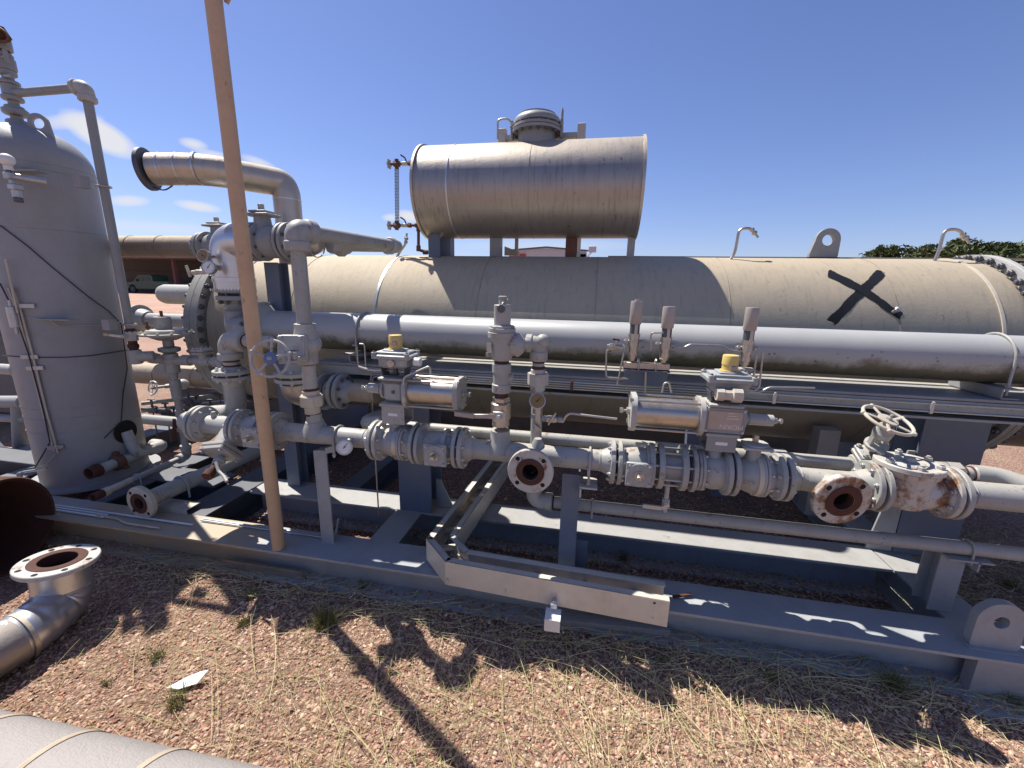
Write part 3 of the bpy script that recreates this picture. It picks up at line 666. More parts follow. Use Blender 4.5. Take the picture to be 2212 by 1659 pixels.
b=MB(); b.rod((cL.x,2.1,ce.z-.128),(cL.x,2.1,ce.z-.114),.045); b.rod((cL.x+.114,2.1,ce.z),(cL.x+.124,2.1,ce.z),.040); b.rod(cL+V((0,0,.05)),cL+V((0,0,.058)),.046); part('thread_seal',b,'rust',riser)
# --- Y strainer
x0,x1=mx(437),mx(523)
st=T('y_strainer','grey Y-strainer with slanting leg, square bolted cover and rusty blow-off valve','strainer',((x0+x1)/2,YM,ZM-.2))
b=MB(); b.lathe((x0+.02,YM,ZM),X_,[(0,.058),(.05,.052),((x1-x0)*.5,.058),(x1-x0-.05,.066),(x1-x0-.02,.07)],34); part('body',b,'grey',st)
for x,d in((x0,1),(x1,-1)): b=MB(); bodyflange(b,x,d); part('flange',b,'grey',st)
b=MB(); b.lathe((x1+.0034,YM,ZM),X_,[(-.0068,.066),(0,.066)],30); part('gasket',b,'rubber',st); bolts(st,(x1,YM,ZM),X_,RF*.79,8,.09,.0105,'zinc',phase=R(22.5))
b=MB(); b.rod((mx(468),YM-.01,ZM+.04),(mx(468),YM-.01,ZM+.075),.014); b.hexa((mx(468),YM-.01,ZM+.07),Z_,.012,.014); part('vent_plug',b,'grey',st)
s0=V((mx(507),YM,ZM)); s1=P(484,966,Y=1.84); d=(s1-s0).normalized()
b=MB(); b.lathe(s0,d,[(0,.05),((s1-s0).length*.45,.056),((s1-s0).length,.058)],30); part('strainer_leg',b,'grey',st)
e1=d.cross(Y_).normalized(); 
b=MB(); b.box(s1+d*.012,(.15,.15,.022),e1,d.cross(e1),bev=.01); b.box(s1+d*.038,(.15,.15,.024),e1,d.cross(e1),bev=.01); part('square_cover',b,'grey',st)
capbolts(st,[s1+d*.05+e1*sx*.06+d.cross(e1)*sy*.06 for sx in(-1,1) for sy in(-1,1)],d,.01,.01)
dv=T('drain_valve','small rusty blow-off ball valve hanging under the Y-strainer with bent lever','ball valve',P(462,1020,Y=1.74))
v0=P(474,996,Y=1.78); v1=P(447,1030,Y=1.68)
b=MB(); b.rod(s1+d*.04,v0,.016); b.ball(v0,.03); b.hexa(v0-V((.0,0,0)),(v1-v0),.028,.03); part('body',b,'greyrust',dv)
b=MB(); b.rod(v0,v1,.018); b.lathe(v1,(v0-v1),[(.03,.012),(0,.016),(0,.026),(.035,.028),(.04,.02)],20); part('outlet_nipple',b,'rust',dv)
b=MB(); b.tube([P(466,998,Y=1.73),P(472,1018,Y=1.71),P(483,1028,Y=1.70),P(490,1040,Y=1.68)],.008,.01,10); part('lever',b,'greyrust',dv)
# --- ball valve with stem pad facing camera
def padvalve(px0,px1,label,pad,body2,group='ball valves with bare stem pads',mat='grey',bolt2=True):
    x0,x1=mx(px0),mx(px1); w=x1-x0; t=T('ball_valve',label,'ball valve',((x0+x1)/2,YM,ZM-.11),group)
    b=MB(); b.lathe((x0+.018,YM,ZM),X_,[(0,.062),(.02,.07),(w*.35,.078),(w*.6,.08),(w*.8,.068),(w-.036,.06)],36)
    c=V((XA(pad,YM-.12,ZM-.02),YM-.125,ZM-.0)); b.rod((c.x,YM-.02,c.z),(c.x,YM-.115,c.z),.034); part('body',b,mat,t)
    for x,d in((x0,1),(x1,-1)): b=MB(); bodyflange(b,x,d); part('flange',b,mat,t)
    xb=mx(body2); b=MB(); b.rod((xb-.012,YM,ZM),(xb+.012,YM,ZM),.092,36,.003); part('body_joint_ring',b,mat,t)
    if bolt2: bolts(t,(xb,YM,ZM),X_,.082,8,.055,.009,'zinc',phase=R(22.5))
    b=MB(); b.box(c,(.115,.014,.115),bev=.006); part('mounting_pad',b,'alu',t)
    b=MB(); b.rod(c+V((0,-.007,0)),c+V((0,-.012,0)),.0555,36,.001); part('pad_disc',b,'alu',t)
    capbolts(t,[c+V((sx*.043,-.007,sz*.043)) for sx in(-1,1) for sz in(-1,1)],(0,-1,0),.007,.006)
    b=MB(); b.lathe(c+V((0,-.01,0)),(0,-1,0),[(0,.024),(.006,.022)],20); b.box(c+V((0,-.03,0)),(.022,.04,.022),bev=.003); part('stem',b,'bronze',t)
    return t
padvalve(523,597,'ball valve mostly hidden behind the foot of the tan pole, square stem pointing forward',546,568)
b=MB(); 
# --- spool 1 with tee up
def ex1(b):
    x=mx(682); b.lathe((x,YM,ZM),Z_,[(0,RM*.92),(.075,RM*.9),(.078,RM*.8),(.12,RM*.78)],32); b.lathe((x,YM,ZM),Z_,[(0,.066),(.045,.058),(.06,.05),(.075,.046)],32)
sp1=spool('pipe_spool','manifold spool with upward tee between the tan pole and round dial thermometer',597,820,ex1)
def ubolt(px,label,low,zt_=None):
    x=mx(px); b=MB(); r_=RM+.007; pts=[(x,YM-r_,low)]+[(x,YM-r_*math.cos(a),ZM+r_*math.sin(a)) for a in [math.pi*k/12 for k in range(13)]]+[(x,YM+r_,low)]
    b.tube(pts,.006,0,10); b.hexa((x,YM-r_,low+.01),Z_,.011,.01); one('u_bolt',b,'grey',label,'U-bolt','U-bolts holding pipes')
# column over tee: union, pipe, gate valve, pipe, elbow
xc=mx(680)
uc=T('riser_union','grey threaded union with rusty seams on the riser left of the hanging thermometer','pipe union',(xc,YM,.97))
def zc(py): return P(672,py,Y=YM).z
def xcz(z): return xc
b=MB(); b.rod((xc,YM,zc(893)),(xc,YM,zc(876)),.040); b.rod((xc,YM,zc(876)),(xc,YM,zc(852)),.056,8 and 32); b.lathe((xc,YM,zc(876)),Z_,[(0,.058),(zc(855)-zc(876),.058)],8); b.rod((xc,YM,zc(856)),(xc,YM,zc(842)),.043); part('union_nut',b,'cream',uc)
b=MB(); b.rod((xc,YM,zc(896)),(xc,YM,zc(891)),.041); b.rod((xc,YM,zc(843)),(xc,YM,zc(838)),.041); part('rusty_thread',b,'rust',uc)
rp=T('riser_pipe','tall grey threaded riser pipe with top elbow and long pipe running back over the vessel','pipe',(xc,YM,zc(840)))
b=MB(); b.rod((xc,YM,zc(842)),(xc,YM,zc(788)),.036); part('pipe',b,'greyrust',rp)
b=MB(); b.rod((xc,YM,zc(705)),(xc,YM,zc(525)),.037); part('pipe',b,'grey',rp)
zt2=zc(497); xe=XA(650,YM,zt2)
ea,eb=V((xc,YM,zt2)),P(858,532,Y=2.85)
b=MB(); b.rod(ea,eb,.0375,24); part('cross_over_pipe',b,'grey',rp)
dd=(eb-ea).normalized()
b=MB(); b.tube([V((xc,YM,zt2-.08)),ea,ea+dd*.1],.055,.055,26,n=8); b.rod(V((xc,YM,zt2-.1)),V((xc,YM,zt2-.05)),.062); b.rod(ea+dd*.06,ea+dd*.11,.062); part('elbow_fitting',b,'grey',rp)
b=MB(); b.tube([eb-dd*.09,eb+dd*.01,eb+V((-.1,.05,.0))],.045,.05,22,n=6); b.rod(eb-dd*.1,eb-dd*.06,.053); b.rod(eb+V((-.06,.03,0)),eb+V((-.11,.055,0)),.053); part('elbow_fitting',b,'greyrust',rp)
b=MB(); fb=P(718,530,Y=2.5); b.rod(eb+V((-.1,.05,0)),fb,.036); part('return_pipe',b,'grey',rp)
b=MB(); d=(eb+V((-.1,.05,0))-fb).normalized(); b.lathe(fb-d*.02,d,[(0,.05),(.05,.055),(.055,.068),(.1,.068),(.105,.055),(.14,.05)],8); part('union_nut',b,'grey',rp)
for z in (zc(706),): 
    b=MB(); b.rod((xc,YM,z-.004),(xc,YM,z+.004),.040); part('rusty_thread',b,'rust',rp)
gv=T('gate_valve','gate valve with weathered handwheel and blue hub plate beside the tan pole','gate valve',(xc,YM,zc(790)))
b=MB(); b.lathe((xc,YM,zc(786)),Z_,[(0,.045),(.002,.05),(.05,.052),(.09,.06),(.15,.06),(.19,.05),(.21,.052),(.212,.046)],32); b.ball((xc,YM,zc(745)),.075,(1,1,.8)); part('body',b,'greyrust',gv)
bx=V((xc-.02,YM-.07,zc(750))); wax=cdir(.05,.0,1); 
b=MB(); b.box(bx,(.14,.045,.14),cdir(1,0,-.05),wax,bev=.012); b.box(bx+wax*.03,(.13,.02,.13),cdir(1,0,-.05),wax,bev=.01); bon=part('bonnet',b,'greyrust',gv)
u_=cdir(1,0,-.05); w_=u_.cross(wax)
capbolts(gv,[bx+wax*.04+u_*sx*.05+w_*sz*.05 for sx in(-1,1) for sz in(-1,1)],wax,.013,.014)
wc=P(584,774,Y=1.73); ysrc=P(652,765,Y=1.86)
b=MB(); b.rod(ysrc,wc,.011,14); b.rod(ysrc,ysrc.lerp(wc,.35),.024,16); b.bar(ysrc+w_*.035,ysrc.lerp(wc,.62)+w_*.03,.02,.012,w_); b.bar(ysrc-w_*.035,ysrc.lerp(wc,.62)-w_*.03,.02,.012,w_); b.bar(ysrc.lerp(wc,.62)+w_*.036,ysrc.lerp(wc,.62)-w_*.036,.03,.018,wax); part('yoke',b,'greyrust',gv)
handwheel(gv,wc,cdir(.08,.05,.99),.088,'greyrust',5,.007,'bluepaint',.9,hub=.34)
# clad elbow and flange below gate valve (behind)
cv=T('clad_drop_elbow','dented aluminium jacketed elbow under a bolted flange behind the gate valve','pipe elbow',P(645,860,Y=2.12))
cf=P(640,812,Y=2.12)
b=MB(); cq=P(735,845,Y=2.18); b.tube([cf+V((0,0,-.03)),V((cf.x,2.13,cq.z)),V((cq.x-.13,2.17,cq.z))],.092,.13,32,n=8); part('jacket',b,'clad',cv)
b=MB(); flange(b,cf+V((0,0,.004)),(0,0,1),.115,.024,neck=.05,neckr=.05); flange(b,cf+V((0,0,-.004)),(0,0,-1),.115,.024,neck=.02,neckr=.06); b.rod(cf+V((0,0,.03)),cf+V((0,0,.16)),.045); part('flange',b,'grey',cv); bolts(cv,cf,Z_,.09,8,.09,.0105,'zinc')
b=MB(); ringb=cf+V((0,0,-.045)); b.torus(ringb,Z_,.093,.004,36,8); part('band',b,'silver',cv)
cf2=P(735,845,Y=2.18)
b=MB(); flange(b,cf2+V((-.004,0,0)),(-1,0,0),.105,.026,neck=.05,neckr=.06); flange(b,cf2+V((-.09,0,0)),(-1,0,0),.1,.026,neck=.05,neckr=.06); 
bp=T('bypass_flange_pair','bolted pair of dark grey flanges half hidden behind the riser union','flange pair',cf2); part('flange',b,'darkgrey',bp); b=MB(); flange(b,cf2+V((.004,0,0)),(1,0,0),.105,.026,neck=.05,neckr=.055); part('flange',b,'darkgrey',bp); bolts(bp,cf2,X_,.083,8,.1,.0105,'boltdark')
b=MB(); b.cyl(cf2,cf2+V((.24,0,0)),.055); part('pipe',b,'cladbrown',bp)
# --- thermometer
tcx=P(744,966,Y=1.83); b0=MP(762)
gauge('dial_thermometer','white faced dial thermometer sticking out of the manifold pipe above the left post','thermometer'.replace('thermometer','dial thermometer') if False else tcx,cdir(.22,.02,.97),.039,'white',stem=[(MP(765)+V((0,-.03,0)),tcx.lerp(MP(762),.35),.017,18),(tcx+V((.0,.0,0)),tcx.lerp(MP(760),.5),.009,12)],needle=.9,cat='dial thermometer')
ubolt(733,'U-bolt over the manifold pipe just left of the round dial thermometer',ZM-.10)
# --- actuated valve + actuators
def actvalve(px0,px1,label,pstem,pring,group='actuated ball valves'):
    x0,x1=mx(px0),mx(px1); w=x1-x0; t=T('actuated_ball_valve',label,'ball valve',((x0+x1)/2,YM,ZM-.11),group)
    b=MB(); b.lathe((x0+.018,YM,ZM),X_,[(0,.06),(.02,.066),(w*.3,.08),(w*.5,.085),(w*.72,.082),(w*.85,.068),(w-.036,.06)],36)
    xs=mx(pstem); b.lathe((xs,YM,ZM+.06),Z_,[(0,.045),(.03,.03),(.06,.022),(.10,.02)],24); part('body',b,'grey',t)
    for x,d in((x0,1),(x1,-1)): b=MB(); bodyflange(b,x,d); part('flange',b,'grey',t)
    xb=mx(pring); b=MB(); b.rod((xb-.014,YM,ZM),(xb-.001,YM,ZM),.096,36,.002); b.rod((xb+.001,YM,ZM),(xb+.014,YM,ZM),.096,36,.002); part('body_joint_ring',b,'grey',t)
    bolts(t,(xb,YM,ZM),X_,.086,8,.06,.009,'zinc',phase=R(22.5)); return t
av1=actvalve(820,907,'ball valve driven by the left actuator, shiny name band round its middle',858,876)
b=MB(); b.lathe((mx(866)-.011,YM,ZM),X_,[(0,.0935),(.022,.0935)],40); part('name_band',b,'stain',av1)
padvalve(907,996,'ball valve with round stem pad facing forward, right of the left actuated valve',941,966)
def ex2(b):
    x=mx(1080); b.lathe((x,YM,ZM),Z_,[(0,.066),(.05,.056),(.062,.05),(.115,.048)],32)
    x=mx(1161); b.lathe((x,YM,ZM+.03),Z_,[(0,.035),(.03,.03),(.055,.018)],24)
    x=mx(1147); b.lathe((x,YM,ZM-.012),(0,-1,0),[(0,.052),(.1,.051)],32,True,False)
sp2=spool('pipe_spool','central manifold spool with rusty open flange facing forward, under the relief valve',996,1330,ex2)
ubolt(1274,'U-bolt over the manifold pipe above the right post',ZM-.115)
def openend(px,py,Yf,lab,th=.03,yback=YM,holes=4,hr=.0095,r=RF,bore=.038):
    c=P(px,py,Y=Yf); return c
for (sp,pxc,pyc,Yf,nm_,rr_,yawd) in ((sp2,1145,1019,1.782,'open_flange',.108,0),):
    c=P(pxc,pyc,Y=Yf); c.z=ZM-.025
    ax=V((.0,1,.0)).normalized()
    b=MB(); b.lathe(c,ax,[(.085,.036),(0,.038),(0,.062)],40,False,False); part('bore',b,'rust',sp)
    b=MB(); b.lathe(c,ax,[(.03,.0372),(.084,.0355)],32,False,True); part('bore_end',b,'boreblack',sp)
    b=MB(); b.lathe(c,ax,[(-.002,.0395),(-.002,.066),(.003,.068),(.0031,rr_-.003),(.006,rr_),(.026,rr_),(.029,rr_-.003),(.03,.06),(.08,.051)],48,False,False); part('open_flange',b,'flangepaint',sp)
    b=MB(); b.lathe(c,ax,[(-.0035,.04),(-.0035,.0655),(-.001,.067)],48,False,False); part('rusty_seal_face',b,'rust',sp)
    for k in range(4):
        a=R(45+90*k); p=c+V((math.cos(a)*.085,-.0005 if False else .0,math.sin(a)*.085)); b=MB(); b.lathe(p+V((0,.0022,0)),(0,1,0),[(0,.0105),(.02,.0105)],16); part('bolt_hole',b,'boreblack',sp)
# spacer valve group right side
padvalve(1330,1412,'ball valve with round stem pad facing forward, right of the right hand post',1379,1399,bolt2=False)
sg=T('wafer_spacer','short spool clamped by long studs between two flanges, drain valve below it','spacer spool',(mx(1448),YM,ZM-.1))
xa,xb=mx(1424),mx(1473)
b=MB(); b.rod((mx(1412),YM,ZM),(mx(1486),YM,ZM),.058,32); b.rod((mx(1424),YM,ZM),(mx(1473),YM,ZM),.066,32); part('barrel',b,'grey',sg)
for x in(xa,xb): 
    b=MB(); b.rod((x-.014,YM,ZM),(x+.012,YM,ZM),RF,40,.003); part('flange',b,'grey',sg)
bolts(sg,((xa+xb)/2,YM,ZM),X_,.085,8,xb-xa+.1,.011,'zinc',phase=R(22.5))
b=MB(); x=mx(1447); b.rod((x,YM,ZM-.05),(x,YM,ZM-.17),.011,14); dvr=T('drain_valve','small drain valve with rusty tan lever hanging below the wafer spacer','ball valve',(x,YM,ZM-.24)); b.rod((x,YM,ZM-.165),(x,YM,ZM-.2),.018,14); b.rod((x,YM,ZM-.2),(x,YM,ZM-.235),.011,14); part('body',b,'greyrust',dvr)
b=MB(); b.bar((x+.01,YM-.02,ZM-.185),(x-.02,YM-.025,ZM-.205),.012,.02); b.bar((x-.02,YM-.025,ZM-.205),(x-.11,YM-.03,ZM-.2),.012,.022,bev=.003); part('lever',b,'cream',dvr)
b=MB(); b.hexa((x,YM-.012,ZM-.185),(0,-1,0),.014,.012); part('stem_nut',b,'zinc',dvr)
av2=actvalve(1486,1573,'ball valve driven by the right actuator with cast-on ribs, left of the lever stem valve',1537,1508)
# last valve with pad on top
x0,x1=mx(1573),mx(1684); tv=T('ball_valve','ball valve with rusty round stem pad on top and shiny name band','ball valve',((x0+x1)/2,YM,ZM-.11),'ball valves with bare stem pads')
w=x1-x0
b=MB(); b.lathe((x0+.018,YM,ZM),X_,[(0,.06),(.03,.072),(w*.4,.09),(w*.62,.09),(w*.75,.07),(w-.036,.06)],36); xs=mx(1620); b.lathe((xs,YM,ZM+.06),Z_,[(0,.04),(.04,.03),(.075,.03)],24); part('body',b,'grey',tv)
for x,d in((x0,1),(x1,-1)): b=MB(); bodyflange(b,x,d); part('flange',b,'grey',tv)
b=MB(); xb=mx(1641); b.rod((xb-.014,YM,ZM),(xb-.001,YM,ZM),.098,36,.002); b.rod((xb+.001,YM,ZM),(xb+.014,YM,ZM),.098,36,.002); part('body_joint_ring',b,'grey',tv); bolts(tv,(xb,YM,ZM),X_,.087,8,.06,.009,'zinc',phase=R(22.5))
b=MB(); b.lathe((mx(1630)-.011,YM,ZM),X_,[(0,.0955),(.022,.0955)],40); part('name_band',b,'cream',tv)
b=MB(); b.box((xs,YM,ZM+.139),(.12,.12,.012),bev=.006); part('mounting_pad',b,'greyrust',tv)
b=MB(); b.rod((xs,YM,ZM+.145),(xs,YM,ZM+.153),.056,32,.002); part('pad_disc',b,'greyrust',tv)
b=MB(); b.box((xs,YM,ZM+.17),(.022,.022,.04),bev=.003); part('stem',b,'bronze',tv)
textmesh('L 5 8 0',.022,'alu',tv,(mx(1600),YM-.0895,ZM-.005),(1,0,0),(0,0,1),.0015)
# right tee spool
def ex3(b):
    x=mx(1800); b.tube([V((mx(1740),YM,ZM)),V((mx(1785),YM-.02,ZM)),P(1815,1080,Y=1.785)],.052,.06,30,cap=False); b.torus((mx(1722),YM,ZM),X_,RM,.004,36,8)
sp3=spool('pipe_spool','curved manifold spool ending in the rustiest open flange, left of the check valve',1684,1883,ex3,mat='grey')
c=P(1822,1083,Y=1.752); ax=V((-.14,1,.12)).normalized(); rr_=.112
b=MB(); b.lathe(c,ax,[(.085,.036),(0,.038),(0,.064)],40,False,False); part('bore',b,'rust',sp3)
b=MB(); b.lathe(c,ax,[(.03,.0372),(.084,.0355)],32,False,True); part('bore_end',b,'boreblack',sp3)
b=MB(); b.lathe(c,ax,[(-.002,.0395),(-.002,.070),(.003,.072),(.0031,rr_-.003),(.006,rr_),(.03,rr_),(.033,rr_-.003),(.034,.066),(.09,.051)],48,False,False); part('open_flange',b,'whiterust',sp3)
b=MB(); b.lathe(c,ax,[(-.0035,.04),(-.0035,.0695),(-.001,.071)],48,False,False); part('rusty_seal_face',b,'rust',sp3)
_,u_,v_=basis(ax)
for k in range(4):
    a=R(40+90*k); p=c+(u_*math.cos(a)+v_*math.sin(a))*.09; b=MB(); b.lathe(p+ax*.0022,ax,[(0,.011),(.02,.011)],16); part('bolt_hole',b,'boreblack',sp3)
# check valve
x0,x1=mx(1883),mx(2043); ck=T('check_valve','rust streaked whitish check valve with round bolted cover at the right end of the manifold','check valve',((x0+x1)/2,YM,ZM-.11)); w=x1-x0; xm=mx(1950)
b=MB(); b.lathe((x0+.02,YM,ZM),X_,[(0,.058),(w*.3,.08),(w*.5,.088),(w*.7,.08),(w-.04,.058)],36); b.lathe((xm,YM,ZM-.075),Z_,[(0,.03),(.006,.075),(.03,.09),(.14,.095),(.155,.108),(.170,.11)],40); part('body',b,'whiterust',ck)
for x,d in((x0,1),(x1,-1)): b=MB(); bodyflange(b,x,d,.11); part('flange',b,'whiterust' if d<0 else 'grey',ck)
b=MB(); b.rod((xm,YM,ZM+.098),(xm,YM,ZM+.122),.118,44,.003); part('cover',b,'flangepaint',ck)
capbolts(ck,[(xm+math.cos(R(a))*.095,YM+math.sin(R(a))*.095,ZM+.122) for a in (20,80,140,200,260,320)],Z_,.015,.015,'greyrust'); b=MB(); b.box((xm,YM,ZM+.132),(.032,.032,.022),bev=.003); part('plug',b,'grey',ck)
b=MB(); b.box((x1-.05,YM-.05,ZM-.02),(.05,.035,.035),bev=.01); part('lug',b,'whiterust',ck)
bolts(ck,(x1,YM,ZM),X_,.086,8,.09,.0115,'zinc',phase=R(22.5))
b=MB(); b.lathe((x1+.0034,YM,ZM),X_,[(-.0068,.068),(0,.068)],30); part('gasket',b,'bluepaint',ck)
op=T('outlet_pipe','thick plain pale grey pipe leaving the manifold at the right edge of the picture','pipe',(x1+.4,YM,ZM-.05))
b=MB(); b.lathe((x1+.02,YM,ZM),X_,[(0,.056),(1.8,.056)],36); part('pipe',b,'grey',op)
b=MB(); flange(b,(x1+.0035,YM,ZM),X_,.11,.024,neck=.045,neckr=.056); part('flange',b,'grey',op)
b=MB(); b.torus((x1+.075,YM,ZM),X_,.056,.004,36,8); part('weld_bead',b,'grey',op)
# ============================================================ relief valve column
xr=mx(1081); zr=lambda py: P(1081,py,Y=YM).z
bv=T('ball_valve','stainless threaded ball valve with long brown lever handle under the relief valve','ball valve',(xr,YM,zr(920)))
b=MB(); b.rod((xr,YM,zr(920)),(xr,YM,zr(900)),.043); b.lathe((xr,YM,zr(904)),Z_,[(0,.043),(.006,.05),(zr(868)-zr(904)-.006,.05),(zr(868)-zr(904),.043)],36); b.hexa((xr,YM,zr(868)),Z_,.044,zr(857)-zr(868)); part('body',b,'bronze',bv)
b=MB(); sc=V((xr+.005,YM-.055,zr(892))); b.rod(sc+V((0,.02,0)),sc+V((0,-.02,0)),.012,14); b.box(sc+V((0,-.008,0)),(.06,.006,.05),bev=.002); b.hexa(sc+V((0,-.018,0)),(0,-1,0),.013,.012); part('stem',b,'zinc',bv)
b=MB(); h1=sc+V((-.05,-.012,-.0)); h2=P(1025,899,Y=YM-.07); h3=P(982,893,Y=YM-.07)
b.bar(sc+V((0,-.012,0)),h1,.006,.024); b.bar(h1,h2,.008,.022,bev=.002); b.bar(h2,h3,.016,.026,bev=.004); part('lever',b,'plate',bv)
rv_=T('relief_valve','tall pale grey spring relief valve with cap, dark hanging tag and rust runs','relief valve',(xr,YM,zr(776)))
b=MB(); b.rod((xr,YM,zr(857)),(xr,YM,zr(845)),.034); b.rod((xr,YM,zr(784)),(xr,YM,zr(776)),.036); part('rusty_thread',b,'rust',rv_)
b=MB(); z0=zr(847); L=zr(784)-z0; b.lathe((xr,YM,z0),Z_,[(0,.042),(.003,.046),(L*.28,.046),(L*.3,.041),(L*.68,.041),(L*.7,.046),(L-.003,.046),(L,.042)],32); b.rod((xr+.03,YM-.0,z0+L*.5),(xr+.055,YM,z0+L*.5),.02,18); part('rupture_disc_union',b,'grey',rv_)
z0=zr(777); L=zr(712)-z0
b=MB(); b.lathe((xr,YM,z0),Z_,[(0,.047),(.02,.05),(.021,.054),(L*.35,.056),(L*.7,.061),(L-.04,.064),(L-.035,.068),(L-.012,.068),(L-.01,.062),(L,.062)],36)
zo=z0+L*.52; b.lathe((xr+.03,YM,zo),X_,[(0,.045),(.05,.058),(.06,.05),(.078,.032)],28); part('body',b,'grey',rv_)
b=MB(); b.lathe((xr,YM,zr(714)),Z_,[(0,.064),(.012,.064),(.013,.056),(.022,.056)],36); b.hexa((xr,YM,zr(708)),Z_,.062,.014); part('bonnet_ring',b,'grey',rv_)
b=MB(); b.rod((xr,YM,zr(702)),(xr,YM,zr(658)),.040,36,.003); part('bonnet',b,'grey',rv_)
b=MB(); b.lathe((xr,YM,zr(659)),Z_,[(0,.018),(.03,.017),(.034,.02),(.04,.02),(.042,.014)],20); b.rod((xr+.01,YM,zr(648)),(xr+.028,YM-.01,zr(648)),.007,10); part('cap',b,'grey',rv_)
b=MB(); tg=V((xr+.004,YM-.046,zr(666))); b.rod(tg,tg+V((0,-.002,0)),.019,24,.0004); part('tag',b,'boltdark',rv_)
b=MB(); b.tube([tg+V((0,-.001,.014)),tg+V((.004,.01,.03)),(xr+.014,YM-.018,zr(650))],.0012,.01,6); part('tag_wire',b,'zinc',rv_)
b=MB(); b.box((xr-.052,YM-.046,zo-.012),(.034,.002,.042),V((.8,-.6,0))); part('name_plate',b,'plate',rv_)
b=MB(); b.hexa((xr-.045,YM-.045,zo-.045),(-.7,-.7,0),.012,.022); part('test_plug',b,'bronze',rv_)
# return line
xo=mx(1152); YO=YM+.085; ze=zo+.0
ro=T('relief_outlet_pipe','pale grey threaded pipe with rust rings from relief valve down behind the manifold','pipe',(xo,YO,.6))
zq=lambda py: P(1153,py,Y=YO).z
b=MB(); b.rod((xr+.07,YM,zo),(xo-.03,YO-.0,zo),.027); part('pipe',b,'grey',ro)
b=MB(); b.rod((xo,YO,zo-.05),(xo,YO,.62),.029); part('pipe',b,'grey',ro)
b=MB(); b.tube([(xo-.06,YO,zo),(xo,YO,zo),(xo,YO,zo-.07)],.038,.045,24,n=8); b.rod((xo-.065,YO,zo),(xo-.03,YO,zo),.045); b.rod((xo,YO,zo-.035),(xo,YO,zo-.085),.044); b.ball((xo+.018,YO-.01,zo+.015),.034); part('elbow_fitting',b,'grey',ro)
for pa_,pb_,r_ in (((xo-.072,YO-.002,zo),(xo-.063,YO,zo),.034),((xo,YO,zo-.085),(xo,YO,zo-.096),.032),((xo,YO,zq(790)),(xo,YO,zq(797)),.034)):
    b=MB(); b.rod(pa_,pb_,r_); part('rusty_thread',b,'rust',ro)
b=MB(); z0=zq(843); b.rod((xo,YO,z0),(xo,YO,zq(828)),.038); b.lathe((xo,YO,zq(830)),Z_,[(0,.05),(.003,.053),(zq(805)-zq(830),.053)],8); b.rod((xo,YO,zq(806)),(xo,YO,zq(796)),.037); part('union_nut',b,'flangepaint',ro)
# low drain pipe
Yl=2.035; lp=T('low_drain_pipe','long grey pipe running low behind the right hand post to the right edge','pipe',(.5,Yl,.5))
pa,pb=P(1165,1085,Y=Yl),P(2212,1193,Y=Yl); zl=(pa.z+pb.z)/2
b=MB(); b.cyl((pa.x,Yl,zl),(3.2,Yl,zl),.031,seg=28); part('pipe',b,'grey',lp)
b=MB(); b.tube([(xo,Yl,zl+.1),(xo,Yl,zl),(xo+.09,Yl,zl)],.042,.05,22,n=7); b.rod((xo,Yl,zl+.1),(xo,Yl,zl+.055),.047); b.rod((xo+.055,Yl,zl),(xo+.1,Yl,zl),.047); part('elbow_fitting',b,'grey',lp)
b=MB(); b.rod((xo+.1,Yl,zl),(xo+.108,Yl,zl),.034); part('rusty_thread',b,'rust',lp)
xs_=XA(2045,Yl,.35); stp=T('pipe_stub_post','short grey I-section stub post under the low pipe near the right lifting eye','post',(xs_,Yl+.04,.2))
b=MB(); b.ibeam((xs_,Yl+.05,.2),(xs_,Yl+.05,zl-.04),.1,.1,.008,.008,up=(0,1,0)); b.box((xs_+.03,Yl+.0,zl-.04),(.17,.1,.008)); b.box((xs_+.06,Yl-.02,zl-.06),(.008,.06,.05)); part('post',b,'skid',stp)
b=MB(); x=XA(2090,Yl,zl); r_=.036; pts=[(x,Yl-r_,zl-.06)]+[(x,Yl-r_*math.cos(a),zl+r_*math.sin(a)) for a in [math.pi*k/12 for k in range(13)]]+[(x,Yl+r_,zl-.06)]
b.tube(pts,.005,0,10); one('u_bolt',b,'grey','U-bolt over the low pipe on the short stub post','U-bolt','U-bolts holding pipes')
b=MB(); x=XA(1279,Yl,zl); pts=[(x,Yl-r_,zl-.05)]+[(x,Yl-r_*math.cos(a),zl+r_*math.sin(a)) for a in [math.pi*k/12 for k in range(13)]]+[(x,Yl+r_,zl-.05)]
b.tube(pts,.005,0,10); one('u_bolt',b,'grey','U-bolt over the low pipe just right of the right hand post','U-bolt','U-bolts holding pipes')
